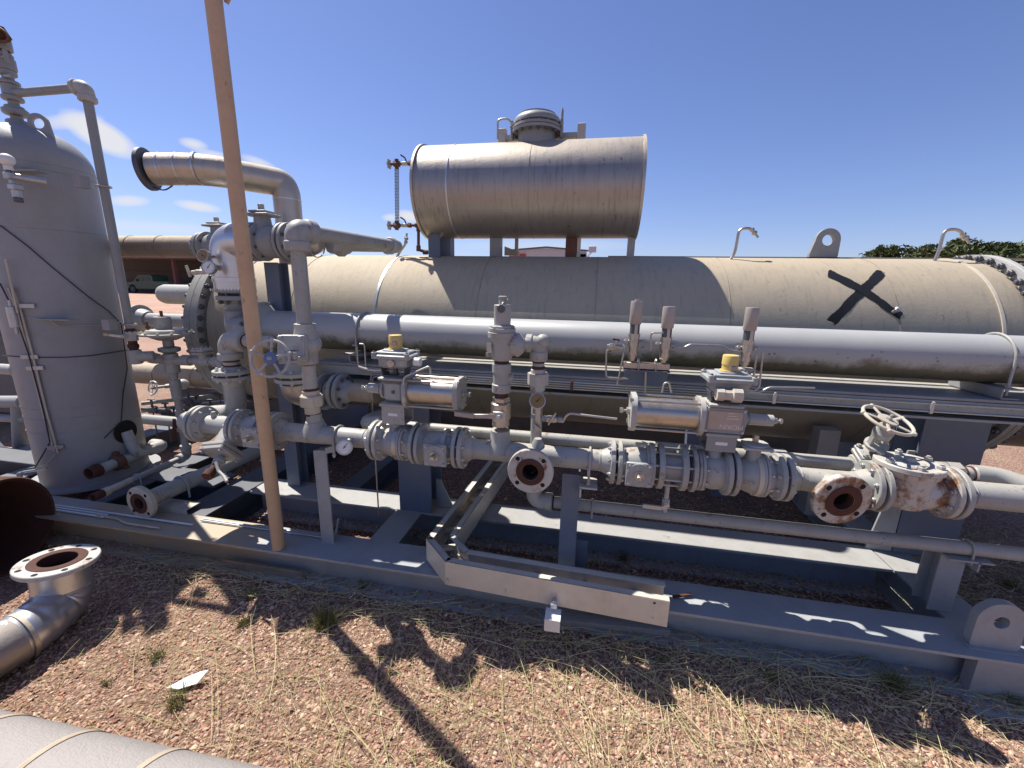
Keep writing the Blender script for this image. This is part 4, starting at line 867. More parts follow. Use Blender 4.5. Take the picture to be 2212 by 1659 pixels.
# middle pipe with handwheel valve
Yh=2.1; zh=.872; hp=T('rear_drain_pipe','grey threaded pipe running behind the manifold from an elbow at left to elbows at right','pipe',(0,Yh,zh))
xh0=XA(790,Yh,zh); xv=XA(1868,Yh,zh)
b=MB(); b.rod((xh0+.03,Yh,zh),(xv-.05,Yh,zh),.031); b.rod((xv+.08,Yh,zh),(xv+.48,Yh,zh),.031); part('pipe',b,'grey',hp)
b=MB(); b.tube([(xh0+.09,Yh,zh),(xh0,Yh,zh),(xh0+.05,Yh+.3,zh)],.045,.05,22,n=7); b.rod((xh0+.05,Yh,zh),(xh0+.1,Yh,zh),.05); part('elbow_fitting',b,'grey',hp)
b=MB(); xq=xv+.33; b.rod((xq-.06,Yh,zh),(xq-.01,Yh,zh),.045); b.lathe((xq-.01,Yh,zh),X_,[(0,.05),(.05,.05)],8); b.rod((xq+.09,Yh,zh),(xq+.16,Yh,zh),.043); b.tube([(xq+.1,Yh,zh),(xq+.2,Yh,zh),(xq+.28,Yh-.08,zh-.02)],.042,.06,20); b.rod((xq+.25,Yh-.05,zh-.012),(xq+.3,Yh-.1,zh-.03),.048); b.rod((xq+.28,Yh-.08,zh-.02),(xq+.6,Yh-.08,zh-.03),.036); part('union_fitting',b,'grey',hp)
for x in (xq-.065,xq+.055,xq+.085,xq+.165): b=MB(); b.rod((x,Yh,zh),(x+.007,Yh,zh),.036); part('rusty_thread',b,'rust',hp)
gw=T('gate_valve','small gate valve leaning back with a cream handwheel above the check valve','gate valve',(xv,Yh,zh))
wcen=P(1918,907,Y=1.98); vb=V((xv,Yh,zh)); sd=(wcen-(vb+V((0,0,.03)))).normalized(); axw=cdir(.16,.78,.56)
b=MB(); b.rod(vb-V((.06,0,0)),vb+V((.09,0,0)),.046,24,.006); b.ball(vb,.058); b.lathe(vb,sd,[(0,.045),(.06,.05)],24); part('body',b,'greyrust',gw)
e1=sd.cross(Y_).normalized(); e2=sd.cross(e1)
b=MB(); b.box(vb+sd*.065,(.115,.09,.02),e1,e2,bev=.01); b.box(vb+sd*.09,(.11,.085,.02),e1,e2,bev=.01); part('bonnet',b,'grey',gw); capbolts(gw,[vb+sd*.1+e1*sx*.042+e2*sy*.03 for sx in(-1,1) for sy in(-1,1)],sd,.011,.01,'grey')
L=(wcen-vb).length
b=MB(); b.rod(vb+sd*.1,wcen,.012,14); b.lathe(vb+sd*.12,sd,[(0,.03),(.02,.045),(.03,.045),(.035,.02)],20); 
for s_ in(-1,1): b.bar(vb+sd*.14+e1*s_*.028,vb+sd*(L-.07)+e1*s_*.026,.022,.014,e1)
b.lathe(vb+sd*(L-.085),sd,[(0,.034),(.03,.038),(.04,.03),(.06,.028)],20); part('yoke',b,'grey',gw)
handwheel(gw,wcen,axw,.094,'cream',5,.007,'cream',1.2,hub=.4)
# ============================================================ gauge with block valves
gxx=mx(1161)
bk=T('block_bleed_valve','steel block and bleed valve with two T-bar handles under the brown faced gauge','valve manifold',(gxx,YM-.03,ZM+.08))
zg=lambda py: P(1160,py,Y=YM-.03).z
b=MB(); b.box((gxx,YM-.03,(zg(878)+zg(925))/2),(.03,.032,zg(878)-zg(925)),bev=.004); b.hexa((gxx,YM-.03,zg(936)),Z_,.014,zg(924)-zg(936)); b.rod((gxx,YM-.03,zg(942)),(gxx,YM-.03,zg(864)),.009,12); b.hexa((gxx,YM-.03,zg(877)),Z_,.013,.014)
b.hexa((gxx-.016,YM-.03,zg(900)),(-1,0,0),.011,.02); part('block',b,'stain',bk)
b=MB(); hx=gxx+.065; hz=zg(903); b.rod((gxx+.014,YM-.03,hz),(hx+.06,YM-.03,hz-.003),.009,12); b.box((hx,YM-.03,hz),(.055,.032,.03),bev=.006); b.hexa((gxx+.02,YM-.03,hz),X_,.016,.018); b.hexa((hx+.03,YM-.03,hz),X_,.014,.02); part('side_valve',b,'stain',bk)
b=MB(); b.bar((hx-.012,YM-.06,hz-.02),(hx+.022,YM-.06,hz+.042),.009,.009,bev=.003); b.rod((hx,YM-.06,hz),(hx,YM-.04,hz),.006,10); part('handle_bar',b,'bronze',bk)
b=MB(); zz=zg(915)-.01; b.bar((gxx-.018,YM-.062,zz+.018),(gxx+.024,YM-.062,zz-.014),.009,.009,bev=.003); b.rod((gxx,YM-.062,zz),(gxx,YM-.04,zz),.009,10); part('handle_bar',b,'stain',bk)
gauge('pressure_gauge','round pressure gauge with browned face standing in front of the relief outlet pipe',P(1161,866,Y=YM-.045)+V((0,-.0,.0)),cdir(-.05,.12,1),.037,'brownglass',stem=[((gxx,YM-.03,zg(884)),(gxx,YM-.03,zg(868)),.008,12)],needle=R(45))
t=MB(); h0=V((hx+.06,YM-.03,hz-.003)); t.tube([h0,P(1213,913,Y=YM-.03),P(1224,897,Y=YM-.03),P(1232,893,Y=YM-.03),P(1333,905,Y=YM-.03)],.0055,.012,10); one('instrument_tube',t,'stain','bent thin tube from the block valve to the right actuator cylinder','tube','thin tubes by the manifold')
# ============================================================ actuators
def actuator(name,label,px_stem,side,zc_,tipL,cylL,bodyw,group='pneumatic valve actuators'):
    """side=+1: cylinder to the right"""
    xs=px_stem; t=T('valve_actuator',label,'valve actuator',(xs,YM,ZM+.13),group)
    zb=ZM+.115; 
    b=MB(); hb=zc_-.075-zb
    # open bracket: C shaped yoke
    for s_ in (-1,1): b.box((xs,YM+s_*.052,zb+hb/2),(.125,.007,hb),bev=.003)
    b.box((xs,YM,zb+.004),(.125,.104,.008)); b.box((xs-side*.0 ,YM-.0515,zb+hb/2),(.125,.006,hb),bev=.003); b.box((xs-side*.0625,YM,zb+hb/2),(.006,.104,hb)) if False else None
    part('mounting_bracket',b,'darkgrey' if side<0 else 'grey',t)
    b=MB(); b.box((xs,YM-.0565,zb+hb*.55),(.05,.002,.014)); part('tag_plate',b,'white',t)
    b=MB(); b.box((xs,YM,zc_-.068),(.14,.13,.016),bev=.004); b.box((xs,YM,zc_),(bodyw,.10,.12),bev=.02); b.box((xs,YM,zc_+.066),(.14,.13,.014),bev=.004) ; part('housing',b,'grey',t)
    if side>0:
        b=MB(); b.rod((xs+.005,YM-.05,zc_),(xs+.005,YM-.056,zc_),.009,14); part('port_plug',b,'boltdark',t)
    xc0=xs+side*bodyw/2; xc1=xc0+side*cylL
    b=MB(); b.lathe((xc0+side*.012,YM,zc_),(side,0,0),[(0,.069),(cylL-.024,.069)],56); part('cylinder',b,'bronze',t)
    for x,w in ((xc0+side*.012,.02),(xc1-side*.008,.024)):
        b=MB(); pts=[]
        for k in range(4):
            for a in (-18,-6,6,18):
                an=R(45+90*k+a); pts.append((math.cos(an)*.093,math.sin(an)*.093))
        b.prism(pts,(x,YM,zc_),(0,1,0),(0,0,1),w); part('end_plate',b,'grey' if side>0 else 'greyrust',t)
    if side<0:
        b=MB(); b.box((xc1+.018,YM,zc_),(.008,.125,.125),bev=.002); part('rust_rim',b,'rust',t)
    for sy in(-1,1):
        for sz in(-1,1):
            b=MB(); b.rod((xc0,YM+sy*.056,zc_+sz*.066),(xc1+side*.012,YM+sy*.056,zc_+sz*.066),.0055,10); b.hexa((xc1,YM+sy*.056,zc_+sz*.066),(side,0,0),.011,.012); part('tie_rod',b,'bronze',t)
    b=MB(); b.rod((xc1,YM,zc_),(xc1+side*.02,YM,zc_),.017,16); b.rod((xc1,YM,zc_),(xc1+side*.05,YM,zc_),.006,10); b.hexa((xc1+side*.035,YM,zc_),(side,0,0),.013,.015); part('stop_screw',b,'stain',t)
    xk=xs-side*bodyw/2
    b=MB(); b.lathe((xk,YM,zc_),(-side,0,0),[(0,.048),(.012,.048),(.013,.022),(.03,.022),(.031,.026),(tipL,.025),(tipL+.004,.02)],28); part('spring_cartridge',b,'grey',t)
    b=MB(); x=xk-side*tipL; b.rod((x,YM,zc_),(x-side*.035,YM,zc_),.006,10); b.hexa((x-side*.005,YM,zc_),(-side,0,0),.014,.014); b.hexa((x-side*.028,YM,zc_),(-side,0,0),.012,.012); part('stop_screw',b,'stain',t)
    # bracket up to the switch box
    zt_=zc_+.073; hb2=.05
    b=MB(); 
    for s_ in(-1,1): b.bar((xs+s_*.055,YM,zt_),(xs+s_*.065,YM,zt_+hb2),.07,.005,(s_,0,0))
    b.rod((xs,YM,zt_),(xs,YM,zt_+hb2),.012,12); b.box((xs,YM,zt_+.005),(.12,.07,.006)); part('switch_bracket',b,'boltdark',t)
    return t,zt_+hb2
def switchbox(label,xs,z,conduit):
    t=T('switch_box',label,'switch box',(xs,YM,z),'valve position switch boxes')
    b=MB(); b.box((xs,YM,z+.028),(.15,.115,.06),bev=.016); b.box((xs,YM,z+.055),(.195,.15,.022),bev=.008); b.box((xs,YM,z+.072),(.16,.115,.018),bev=.008); b.box((xs,YM,z+.083),(.10,.09,.012),bev=.006)
    for sx in(-1,1):
        for sy in(-1,1): b.rod((xs+sx*.086,YM+sy*.064,z+.045),(xs+sx*.086,YM+sy*.064,z+.078),.013,14)
    part('housing',b,'alu',t)
    capbolts(t,[(xs+sx*.086,YM+sy*.064,z+.078) for sx in(-1,1) for sy in(-1,1)],Z_,.007,.005,'boltdark')
    b=MB(); b.lathe((xs,YM,z+.087),Z_,[(0,.040),(.006,.040),(.007,.032),(.03,.032),(.031,.034),(.068,.033),(.072,.031),(.073,.02)],32)
    part('position_indicator',b,'yellow',t)
    b=MB(); b.box((xs+.006,YM-.03,z+.12 if conduit=='l' else z+.105),(.03,.012,.022),bev=.003); part('indicator_window',b,'plate',t)
    if conduit=='l':
        b=MB(); b.rod((xs+.1,YM-.01,z+.03),(xs+.135,YM-.01,z+.03),.022,20); part('conduit_plug',b,'white',t)
        b=MB(); b.rod((xs+.0,YM-.055,z+.025),(xs+.0,YM-.07,z+.025),.02,20); b.rod((xs,YM-.07,z+.025),(xs,YM-.072,z+.025),.007,10); part('earth_screw',b,'stain',t)
    else:
        c=V((xs-.01,YM-.085,z+.0)); b=MB(); b.lathe(c+V((-.055,0,0)),X_,[(0,.018),(0,.026),(.03,.026),(.034,.022),(.06,.022),(.064,.03),(.1,.03),(.103,.024)],10); b.rod(c,c+V((0,.07,.0)),.02,18); part('conduit_plug',b,'cream',t)
    return t
zA=P(860,842,Y=YM).z
xA=mx(862)
a1,zs=actuator('','left pneumatic actuator, its bare metal cylinder pointing right, above the manifold',xA,1,zA,.095,.285,.12)
switchbox('aluminium switch box with yellow domed indicator on the left actuator',xA+.005,zs,'l')
t=MB(); x=xA+.075; t.tube([(x,YM-.075,zA-.06),(x,YM-.075,zA+.085),(x+.13,YM-.05,zA+.145),(x+.13,YM-.05,zA+.1)],.0055,.02,10); t.hexa((x,YM-.075,zA-.04),Z_,.012,.03); one('instrument_tube',t,'stain','thin tube rising from the left actuator body and bending right over its cylinder','tube','thin tubes by the manifold')
zB=P(1545,900,Y=YM).z; xB=mx(1541)
a2,zs2=actuator('','right pneumatic actuator, its bare metal cylinder pointing left, name plate upside down',xB,-1,zB,.13,.31,.165)
b=MB(); b.box((xB,YM-.054,zB),(.17,.012,.115),bev=.004); cp=part('cover_plate',b,'darkgrey',a2)
b=MB(); b.box((xB,YM-.0612,zB+.002),(.138,.002,.084),bev=.0006); part('name_plate',b,'plate',cp)
textmesh('MORIN',.030,'letter',a2,(xB+.028,YM-.0626,zB-.024),(-1,0,0),(0,0,-1),.0006)
for i in range(3):
    b=MB(); b.box((xB+.03-i*.004,YM-.0624,zB+.012+.012*i),(.05-.012*i,.0008,.003)); part('plate_print_line',b,'letter',cp)
capbolts(a2,[(xB+sx*.075,YM-.06,zB+sz*.048) for sx in(-1,1) for sz in(-1,1)],(0,-1,0),.007,.005)
switchbox('aluminium switch box with yellow indicator and cream conduit plug on the right actuator',xB+.008,zs2,'r')
# ============================================================ pilot regulators
def pilot(label,px,ytop,ybot,Yp,orient=1,cap=False):
    x=XA(px,Yp,1.4); z0=P(px,ybot,Y=Yp).z; z1=P(px,ytop,Y=Yp).z; L=z1-z0; t=T('pilot_valve',label,'pilot valve',(x,Yp,z0),'slender pilot valves on the rack beam')
    b=MB(); b.lathe((x,Yp,z0),Z_,[(0,.014),(.012,.014),(.0121,.022),(L*.12,.022)],6); b.lathe((x,Yp,z0+L*.1),Z_,[(0,.024),(L*.08,.024),(L*.081,.021),(L*.14,.021),(L*.141,.026),(L*.3,.026),(L*.301,.029),(L*.36,.029)],28); part('body',b,'bronze',t)
    b=MB(); b.lathe((x,Yp,z0+L*.46),Z_,[(0,.024),(L*.17,.024)],28); part('spring_sleeve',b,'boltdark',t)
    b=MB(); b.lathe((x,Yp,z0+L*.62),Z_,[(0,.028),(L*.02,.030),(L*.36,.030),(L*.38,.028)]+([(L*.381,.012),(L*.41,.012)] if cap else []),28); part('cap',b,'plate',t)
    b=MB(); b.box((x+.004,Yp-.0275,z0+L*.44),(.014,.002,L*.36)); b.box((x,Yp-.030,z0+L*.33),(.026,.002,.022)); part('name_strip',b,'cream',t)
    for s_ in (-1,1):
        b=MB(); b.rod((x+s_*.024,Yp,z0+L*.33),(x+s_*.05,Yp,z0+L*.33),.007,10); b.hexa((x+s_*.03,Yp,z0+L*.33),(s_,0,0),.012,.014); part('side_port',b,'stain',t)
    return x,z0,L
Yp=2.18
pA=pilot('pilot valve with stepped cap, left one of the two on the steel base block',1369,650,779,Yp,cap=True)
pB=pilot('pilot valve with flat slotted cap, right one of the two on the steel base block',1438,662,783,Yp)
pC=pilot('lone pilot valve with flat slotted cap, above right of the right actuator',1614,664,793,Yp)
bb=T('mounting_angle','steel base block on a slate blue angle bracket under the two left pilot valves','bracket',((pA[0]+pB[0])/2,Yp,1.2))
xb0,xb1=XA(1347,Yp,1.3),XA(1447,Yp,1.3); zb=P(1395,790,Y=Yp).z
b=MB(); b.box(((xb0+xb1)/2,Yp,zb),(xb1-xb0,.035,.034),bev=.003); part('block',b,'bronze',bb)
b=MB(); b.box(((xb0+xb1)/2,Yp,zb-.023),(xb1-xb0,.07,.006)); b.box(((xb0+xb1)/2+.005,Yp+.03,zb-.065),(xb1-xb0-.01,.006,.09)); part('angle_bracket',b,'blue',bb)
for f_ in(.33,.70):
    b=MB(); x=xb0+(xb1-xb0)*f_; b.tube([(x,Yp-.022,zb-.02),(x,Yp-.022,zb+.035),(x,Yp+.022,zb+.035),(x,Yp+.022,zb-.02)],.0045,.018,8); part('u_bolt',b,'stain',bb)
bc=T('mounting_angle','small grey angle shelf under the lone right pilot valve','bracket',(pC[0],Yp,1.2)); b=MB(); b.box((pC[0]+.01,Yp,pC[1]-.01),(.07,.06,.008)); b.box((pC[0]+.01,Yp+.03,pC[1]-.04),(.07,.006,.06)); b.hexa((pC[0],Yp,pC[1]-.035),Z_,.017,.03); b.rod((pC[0],Yp,pC[1]-.06),(pC[0],Yp,pC[1]-.02),.01,10); part('shelf',b,'grey',bc)
def thin(pts,lab,Yk=2.17,r=.0045,bend=.018,mat='stain'):
    t=MB(); t.tube([P(x,y,Y=Yk) if len((x,y))==2 else None for x,y in pts],r,bend,9); one('instrument_tube',t,mat,lab,'tube','thin tubes by the pilot valves')
thin([(1406,757),(1406,724),(1410,719),(1434,719),(1441,724),(1441,745)],'small arched tube joining the two left pilot valves')
thin([(1346,752),(1310,755),(1309,815),(1358,818)],'square cornered tube dropping left of the leftmost pilot valve')
thin([(1347,762),(1340,800),(1333,830)],'short tube slanting down from the leftmost pilot valve to the right actuator')
thin([(1463,750),(1480,750),(1490,744),(1560,746),(1578,757),(1604,759)],'long shallow bent tube between the second and the lone pilot valve')
thin([(1648,762),(1640,838),(1626,846),(1603,835),(1602,812)],'outer looping tube right of the lone pilot valve')
thin([(1634,768),(1627,822),(1620,835),(1610,834)],'inner looping tube right of the lone pilot valve')
thin([(1600,845),(1640,848),(1662,836),(1760,838)],'kinked tube joining the tube bundle below the lone pilot valve')
thin([(1395,800),(1393,850)],'short straight tube dropping from the pilot base block',r=.006)
thin([(1430,848),(1434,828),(1446,826),(1450,848)],'small hooked tube end between base block and right actuator',Yk=1.98)
thin([(868,812),(850,800),(805,800),(790,797),(775,792)],'short tube with coupling left of the left actuator',Yk=1.95,r=.006)
thin([(1312,752),(1350,752)],'horizontal tube into the leftmost pilot valve',r=.008,mat='bronze')
b=MB(); c=P(1330,748,Y=2.05); b.rod(c-V((.04,0,0)),c+V((.04,0,0)),.009,12); b.hexa(c-V((.03,0,0)),X_,.015,.02); b.hexa(c+V((.015,0,0)),X_,.014,.018); b.rod(c,c+V((0,0,.03)),.006,10); nv=one('needle_valve',b,'stain','tiny needle valve with rusty T-handle left of the leftmost pilot valve','valve')
b=MB(); b.bar(c+V((-.016,0,.034)),c+V((.016,0,.03)),.008,.008); part('handle',b,'rust',nv)
# ============================================================ posts under manifold
xp=mx(706); p1=T('pipe_post','grey angle post with welded shelf standing on the front beam under the round thermometer','post',(xp,YM-.03,.2))
b=MB(); b.bar((xp-.02,YM-.04,.2),(xp-.02,YM-.04,.765),.075,.008,(0,-1,0)) ; b.box((xp-.055,YM-.01,.48),(.008,.07,.56)); b.box((xp+.015,YM-.01,.765-.0),(.09,.07,.008)); b.bar((xp+.02,YM-.02,.77),(xp+.10,YM-.02,.80),.06,.03) ; part('post',b,'skid',p1)
x2=mx(1236); p2=T('pipe_post','slate grey channel post with a paint-chipped top angle right of the central open flange','post',(x2,YM-.0,.2))
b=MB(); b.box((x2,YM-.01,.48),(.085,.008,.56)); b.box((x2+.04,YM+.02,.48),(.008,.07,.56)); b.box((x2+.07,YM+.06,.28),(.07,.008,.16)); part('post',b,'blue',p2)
b=MB(); b.box((x2+.085,YM-.02,.725),(.085,.12,.008)); b.box((x2+.05,YM-.02,.70),(.008,.12,.05)); part('shelf_angle',b,'flangepaint',p2)
# ============================================================ cable tray
ct=T('cable_tray','beige ladder cable tray lying across the skid, turning a mitred corner towards the viewer','cable tray',(0,1.8,.25))
ztp=.345; hr=.128
outer=[P(1100,940,Z=ztp),P(921,1163,Z=ztp),P(962,1213,Z=ztp),P(1447,1300,Z=ztp)]
inner=[P(1136,940,Z=ztp),P(984,1157,Z=ztp),P(1013,1187,Z=ztp),P(1436,1256,Z=ztp)]
def rail(pts,side,name):
    for a,c in zip(pts[:-1],pts[1:]):
        b=MB(); d=(c-a).normalized(); sd=d.cross(Z_).normalized()*side; zc_=ztp-hr/2
        a2_,c2_=V((a.x,a.y,0)),V((c.x,c.y,0))
        b.bar(a2_+Z_*zc_,c2_+Z_*zc_,.004,hr)
        b.bar(a2_+sd*.016+Z_*(ztp-.002),c2_+sd*.016+Z_*(ztp-.002),.034,.004); b.bar(a2_+sd*.016+Z_*(ztp-hr+.002),c2_+sd*.016+Z_*(ztp-hr+.002),.034,.004)
        b.bar(a2_+sd*.004+Z_*(ztp-hr+.035),c2_+sd*.004+Z_*(ztp-hr+.035),.004,.004)
        part(name,b,'tray',ct)
rail(outer,-1,'side_rail'); rail(inner,1,'side_rail')
def rungs(a0,a1,b0,b1,n,f0=.05,f1=.97):
    for i in range(n):
        f=f0+(f1-f0)*i/(n-1); p,q=a0.lerp(a1,f),b0.lerp(b1,f); b=MB(); b.bar(V((p.x,p.y,ztp-hr+.03)),V((q.x,q.y,ztp-hr+.03)),.032,.018); part('rung',b,'tray',ct)
rungs(outer[0],outer[1],inner[0],inner[1],9); rungs(outer[2],outer[3],inner[2],inner[3],4,.0,.85)
for f in (.14,.38,.62,.87):
    p=inner[2].lerp(inner[3],f); b=MB(); b.box((p.x,p.y-.012,ztp-hr+.05),(.02,.012,.03),bev=.003); b.hexa((p.x,p.y-.016,ztp-hr+.06),(0,-1,0),.008,.008); part('rail_bolt',b,'zinc',ct)
p=outer[2].lerp(outer[3],.955)
for dz,m_ in ((.018,'boreblack'),(.095,'cream')):
    b=MB(); q=outer[2].lerp(outer[3],.94); b.box((q.x,q.y-.003,ztp-dz),(.01,.002,.008)); part('slot',b,m_,ct)
b=MB(); q=P(1215,1340,Z=.2); pc=outer[2].lerp(outer[3],.52); b.box((pc.x,pc.y-.045,ztp-hr-.012),(.07,.07,.006)); b.box((pc.x,pc.y-.08,ztp-hr-.04),(.07,.006,.06)); b.box((pc.x,pc.y-.02,ztp-hr+.02),(.03,.03,.03),bev=.004); tb=T('hanging_clip','white angle clip bolted under the near rail of the cable tray','bracket',(pc.x,pc.y,ztp-hr)); part('angle',b,'white',tb)
capbolts(tb,[(pc.x,pc.y-.02,ztp-hr+.035)],Z_,.012,.01)
# bits on the ground by the beam
def plank(p,q,w,h,mat,name,lab,cat,z=0):
    b=MB(); p,q=V(p),V(q); b.bar(p+Z_*(z+h/2),q+Z_*(z+h/2),w,h,bev=.003); return one(name,b,mat,lab,cat)
a,c=P(1205,1352,Z=0),P(1444,1376,Z=0); plank(a+V((0,.03,0)),c+V((0,.03,0)),.09,.05,'concrete','timber_board','weathered grey board lying on the gravel under the end of the cable tray','board')
a,c=P(483,1222,Z=.02),P(654,1250,Z=.02); cc=T('metal_channel','short pale aluminium channel offcut lying against the skid beam below the tan pole','channel',a)
b=MB(); b.bar(a+Z_*.02,c+Z_*.02,.004,.045); b.bar(a+V((0,.035,0)),c+V((0,.035,0)),.075,.004); b.bar(a+V((.02,.07,.018)),c+V((.0,.07,.018)),.004,.04); part('channel',b,'clad',cc)
b=MB(); dbr=P(405,1477,Z=.01); b.prism([(-.065,-.03),(-.01,-.032),(.052,-.008),(.06,.045),(.028,.036),(-.015,.012)],dbr+V((0,0,.015)),V((1,.1,.05)),V((0,1,.35)),.003); one('debris_scrap',b,'white','crumpled white scrap of sheet lying in the straw at lower left','scrap')
b=MB(); q=P(1480,1287,Z=.21); b.bar(q+V((-.06,-.02,0)),q+V((.03,.01,.006)),.012,.008); one('iron_strip',b,'rust','small rusty iron strip lying on the front beam beside the cable tray end','strip')
# ============================================================ pipes toward the viewer at left
zf=.30; fx=P(298,1090,Z=zf).x; 
q=T('drain_branch','grey pipe on a channel rest ending in a cream open flange near the skid edge','flanged pipe',P(298,1090,Z=zf))
pf,pr=P(300,1088,Z=.34),P(560,975,Z=.34); pf.z=pr.z=.30
pf=P(300,1088,Z=.31); pr=P(600,955,Z=.31); ax=(pr-pf).normalized()
b=MB(); b.lathe(pf+ax*.03,ax,[(0,.052),((pr-pf).length,.052)],30,False,True); part('pipe',b,'grey',q)
b=MB(); b.lathe(pf,ax,[(.085,.036),(0,.038),(0,.062)],40,False,False); part('bore',b,'rust',q)
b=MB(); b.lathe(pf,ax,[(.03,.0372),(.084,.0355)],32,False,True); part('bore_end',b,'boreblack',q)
b=MB(); b.lathe(pf,ax,[(-.002,.04),(-.002,.066),(.003,.068),(.0031,.103),(.006,.106),(.030,.106),(.033,.103),(.034,.075),(.08,.053)],48,False,False); part('open_flange',b,'cream',q)
b=MB(); b.lathe(pf,ax,[(-.0035,.04),(-.0035,.0655),(-.001,.067)],48,False,False); part('rusty_seal_face',b,'rust',q)
_,u_,v_=basis(ax)
for k in range(4):
    a=R(45+90*k); p=pf+(u_*math.cos(a)+v_*math.sin(a))*.085; b=MB(); b.lathe(p+ax*.0022,ax,[(0,.011),(.02,.011)],16); part('bolt_hole',b,'boreblack',q)
b=MB(); p=pf+ax*.26; sd=ax.cross(Z_); b.tube([p+sd*.06-Z_*.08]+[p+sd*.06*math.cos(a)+Z_*.06*math.sin(a) for a in [math.pi*k/10 for k in range(11)]]+[p-sd*.06-Z_*.08],.007,0,10); part('u_bolt',b,'grey',q)
b=MB(); c0=V((pf.x+.02,pf.y+.16,.2)); b.box(c0+V((-.02,0,.03)),(.42,.10,.005)); b.box(c0+V((-.02,-.05,.015)),(.42,.005,.034)); b.box(c0+V((-.14,-.03,.02)),(.005,.16,.075)); part('channel_rest',b,'cream',q)
sp=T('small_drain_pipe','thin grey pipe with cream and rusty open end pointing toward the front beam','pipe',P(200,1072,Z=.33))
pa,pb=P(200,1075,Z=.32),P(404,984,Z=.32); d=(pb-pa).normalized()
b=MB(); b.rod(pa+d*.2,pb,.021,20); part('pipe',b,'grey',sp)
b=MB(); b.rod(pa+d*.04,pa+d*.24,.0225,20); b.rod(pa+d*.06,pa+d*.1,.028,20); part('painted_end',b,'cream',sp)
b=MB(); b.lathe(pa+d*.06,-d,[(0,.026),(.06,.027),(.06,.02),(.0,.018)],22,True,True); part('rusty_coupling',b,'rust',sp)
b=MB(); p=pa+d*.28; sd=d.cross(Z_); b.tube([p+sd*.027-Z_*.05]+[p+sd*.027*math.cos(a)+Z_*.027*math.sin(a) for a in [math.pi*k/8 for k in range(9)]]+[p-sd*.027-Z_*.05],.005,0,8); part('u_bolt',b,'grey',sp)
Yr=pb.y; xr_=pb.x
b=MB(); b.tube([pb-d*.05,pb,pb+V((0,0,.08))],.032,.03,18); b.rod(pb+V((0,0,.05)),pb+V((0,0,.09)),.037); b.rod(pb-d*.04,pb-d*.08,.037); part('elbow_fitting',b,'grey',sp)
# regulator column
rg=T('diaphragm_regulator','pale grey regulator with wide bolted diaphragm disc and can shaped spring top','pressure regulator',(xr_,Yr,.35))
zy=lambda py: P(385,py,Y=Yr).z
xz=lambda z: xr_
b=MB(); x=xr_
b.rod((x,Yr,.38),(x,Yr,zy(805)),.024,20); part('pipe',b,'grey',rg)
b=MB()
for p0,p1,r in ((930,905,.036),(900,885,.03),(862,835,.034),(845,820,.036),(812,800,.03)): b.rod((x,Yr,zy(p0)),(x,Yr,zy(p1)),r,20)
b.lathe((x,Yr,zy(925)),Z_,[(0,.042),(.04,.042)],8); part('couplings',b,'grey',rg)
b=MB(); b.rod((x,Yr,zy(806)),(x,Yr,zy(764)),.047,28,.006); b.rod((x-.1,Yr,zy(779)),(x+.11,Yr,zy(779)),.034,24,.006); b.ball((x,Yr,zy(780)),.055); part('body',b,'grey',rg)
b=MB(); b.lathe((x,Yr,zy(762)),Z_,[(0,.05),(.01,.068),(.035,.068),(.04,.05)],8); b.rod((x,Yr,zy(750)),(x,Yr,zy(735)),.034,24); part('bonnet_union',b,'darkgrey',rg)
zd=zy(722)
b=MB(); b.lathe((x,Yr,zd-.045),Z_,[(0,.06),(.02,.10),(.036,.125),(.037,.165),(.043,.167),(.050,.165),(.051,.13),(.06,.128),(.075,.115),(.08,.06),(.081,.055)],48); part('diaphragm_case',b,'grey',rg)
capbolts(rg,[(x+.15*math.cos(R(a)),Yr+.15*math.sin(R(a)),zd+.006) for a in range(0,360,30)],Z_,.010,.010,'cream')
b=MB(); b.lathe((x-.02,Yr,zd+.03),Z_,[(0,.052),(.09,.051),(.093,.048)],32); part('spring_can',b,'grey',rg)
b=MB(); b.rod((x-.02,Yr,zd+.12),(x-.02,Yr,zd+.165),.01,12); b.rod((x-.02,Yr,zd+.122),(x-.02,Yr,zd+.128),.02,14); b.rod((x-.085,Yr-.06,zd+.03),(x-.085,Yr-.06,zd+.09),.007,10); b.hexa((x-.085,Yr-.06,zd+.04),Z_,.013,.02); part('adjusting_screw',b,'ruddy',rg)
zt_=zy(777)
b=MB(); xl_=XA(292,Yr,zt_); b.rod((xl_,Yr,zt_),(x-.08,Yr,zt_),.02,20);  b.lathe((XA(326,Yr,zt_),Yr,zt_),X_,[(0,.035),(.005,.042),(.05,.042),(.055,.034)],8); b.rod((XA(337,Yr,zt_),Yr,zt_),(XA(345,Yr,zt_),Yr,zt_),.034,20); part('inlet_pipe',b,'grey',rg)
b=MB(); b.rod((XA(396,Yr,zt_),Yr,zt_),(XA(412,Yr,zt_),Yr,zt_),.04,24); part('coupling',b,'grey',rg)
kv=T('small_check_valve','small grey check valve with square six-bolt cover right of the diaphragm regulator','check valve',(XA(440,Yr,zt_),Yr,zt_)); xk=XA(440,Yr,zt_)
b=MB(); b.rod((XA(410,Yr,zt_),Yr,zt_),(XA(474,Yr,zt_),Yr,zt_),.024,20); b.ball((xk,Yr,zt_),.042); b.rod((xk-.06,Yr,zt_),(xk+.06,Yr,zt_),.033,20,.004); b.rod((xk,Yr,zt_),(xk,Yr,zt_+.06),.035,20); part('body',b,'grey',kv)
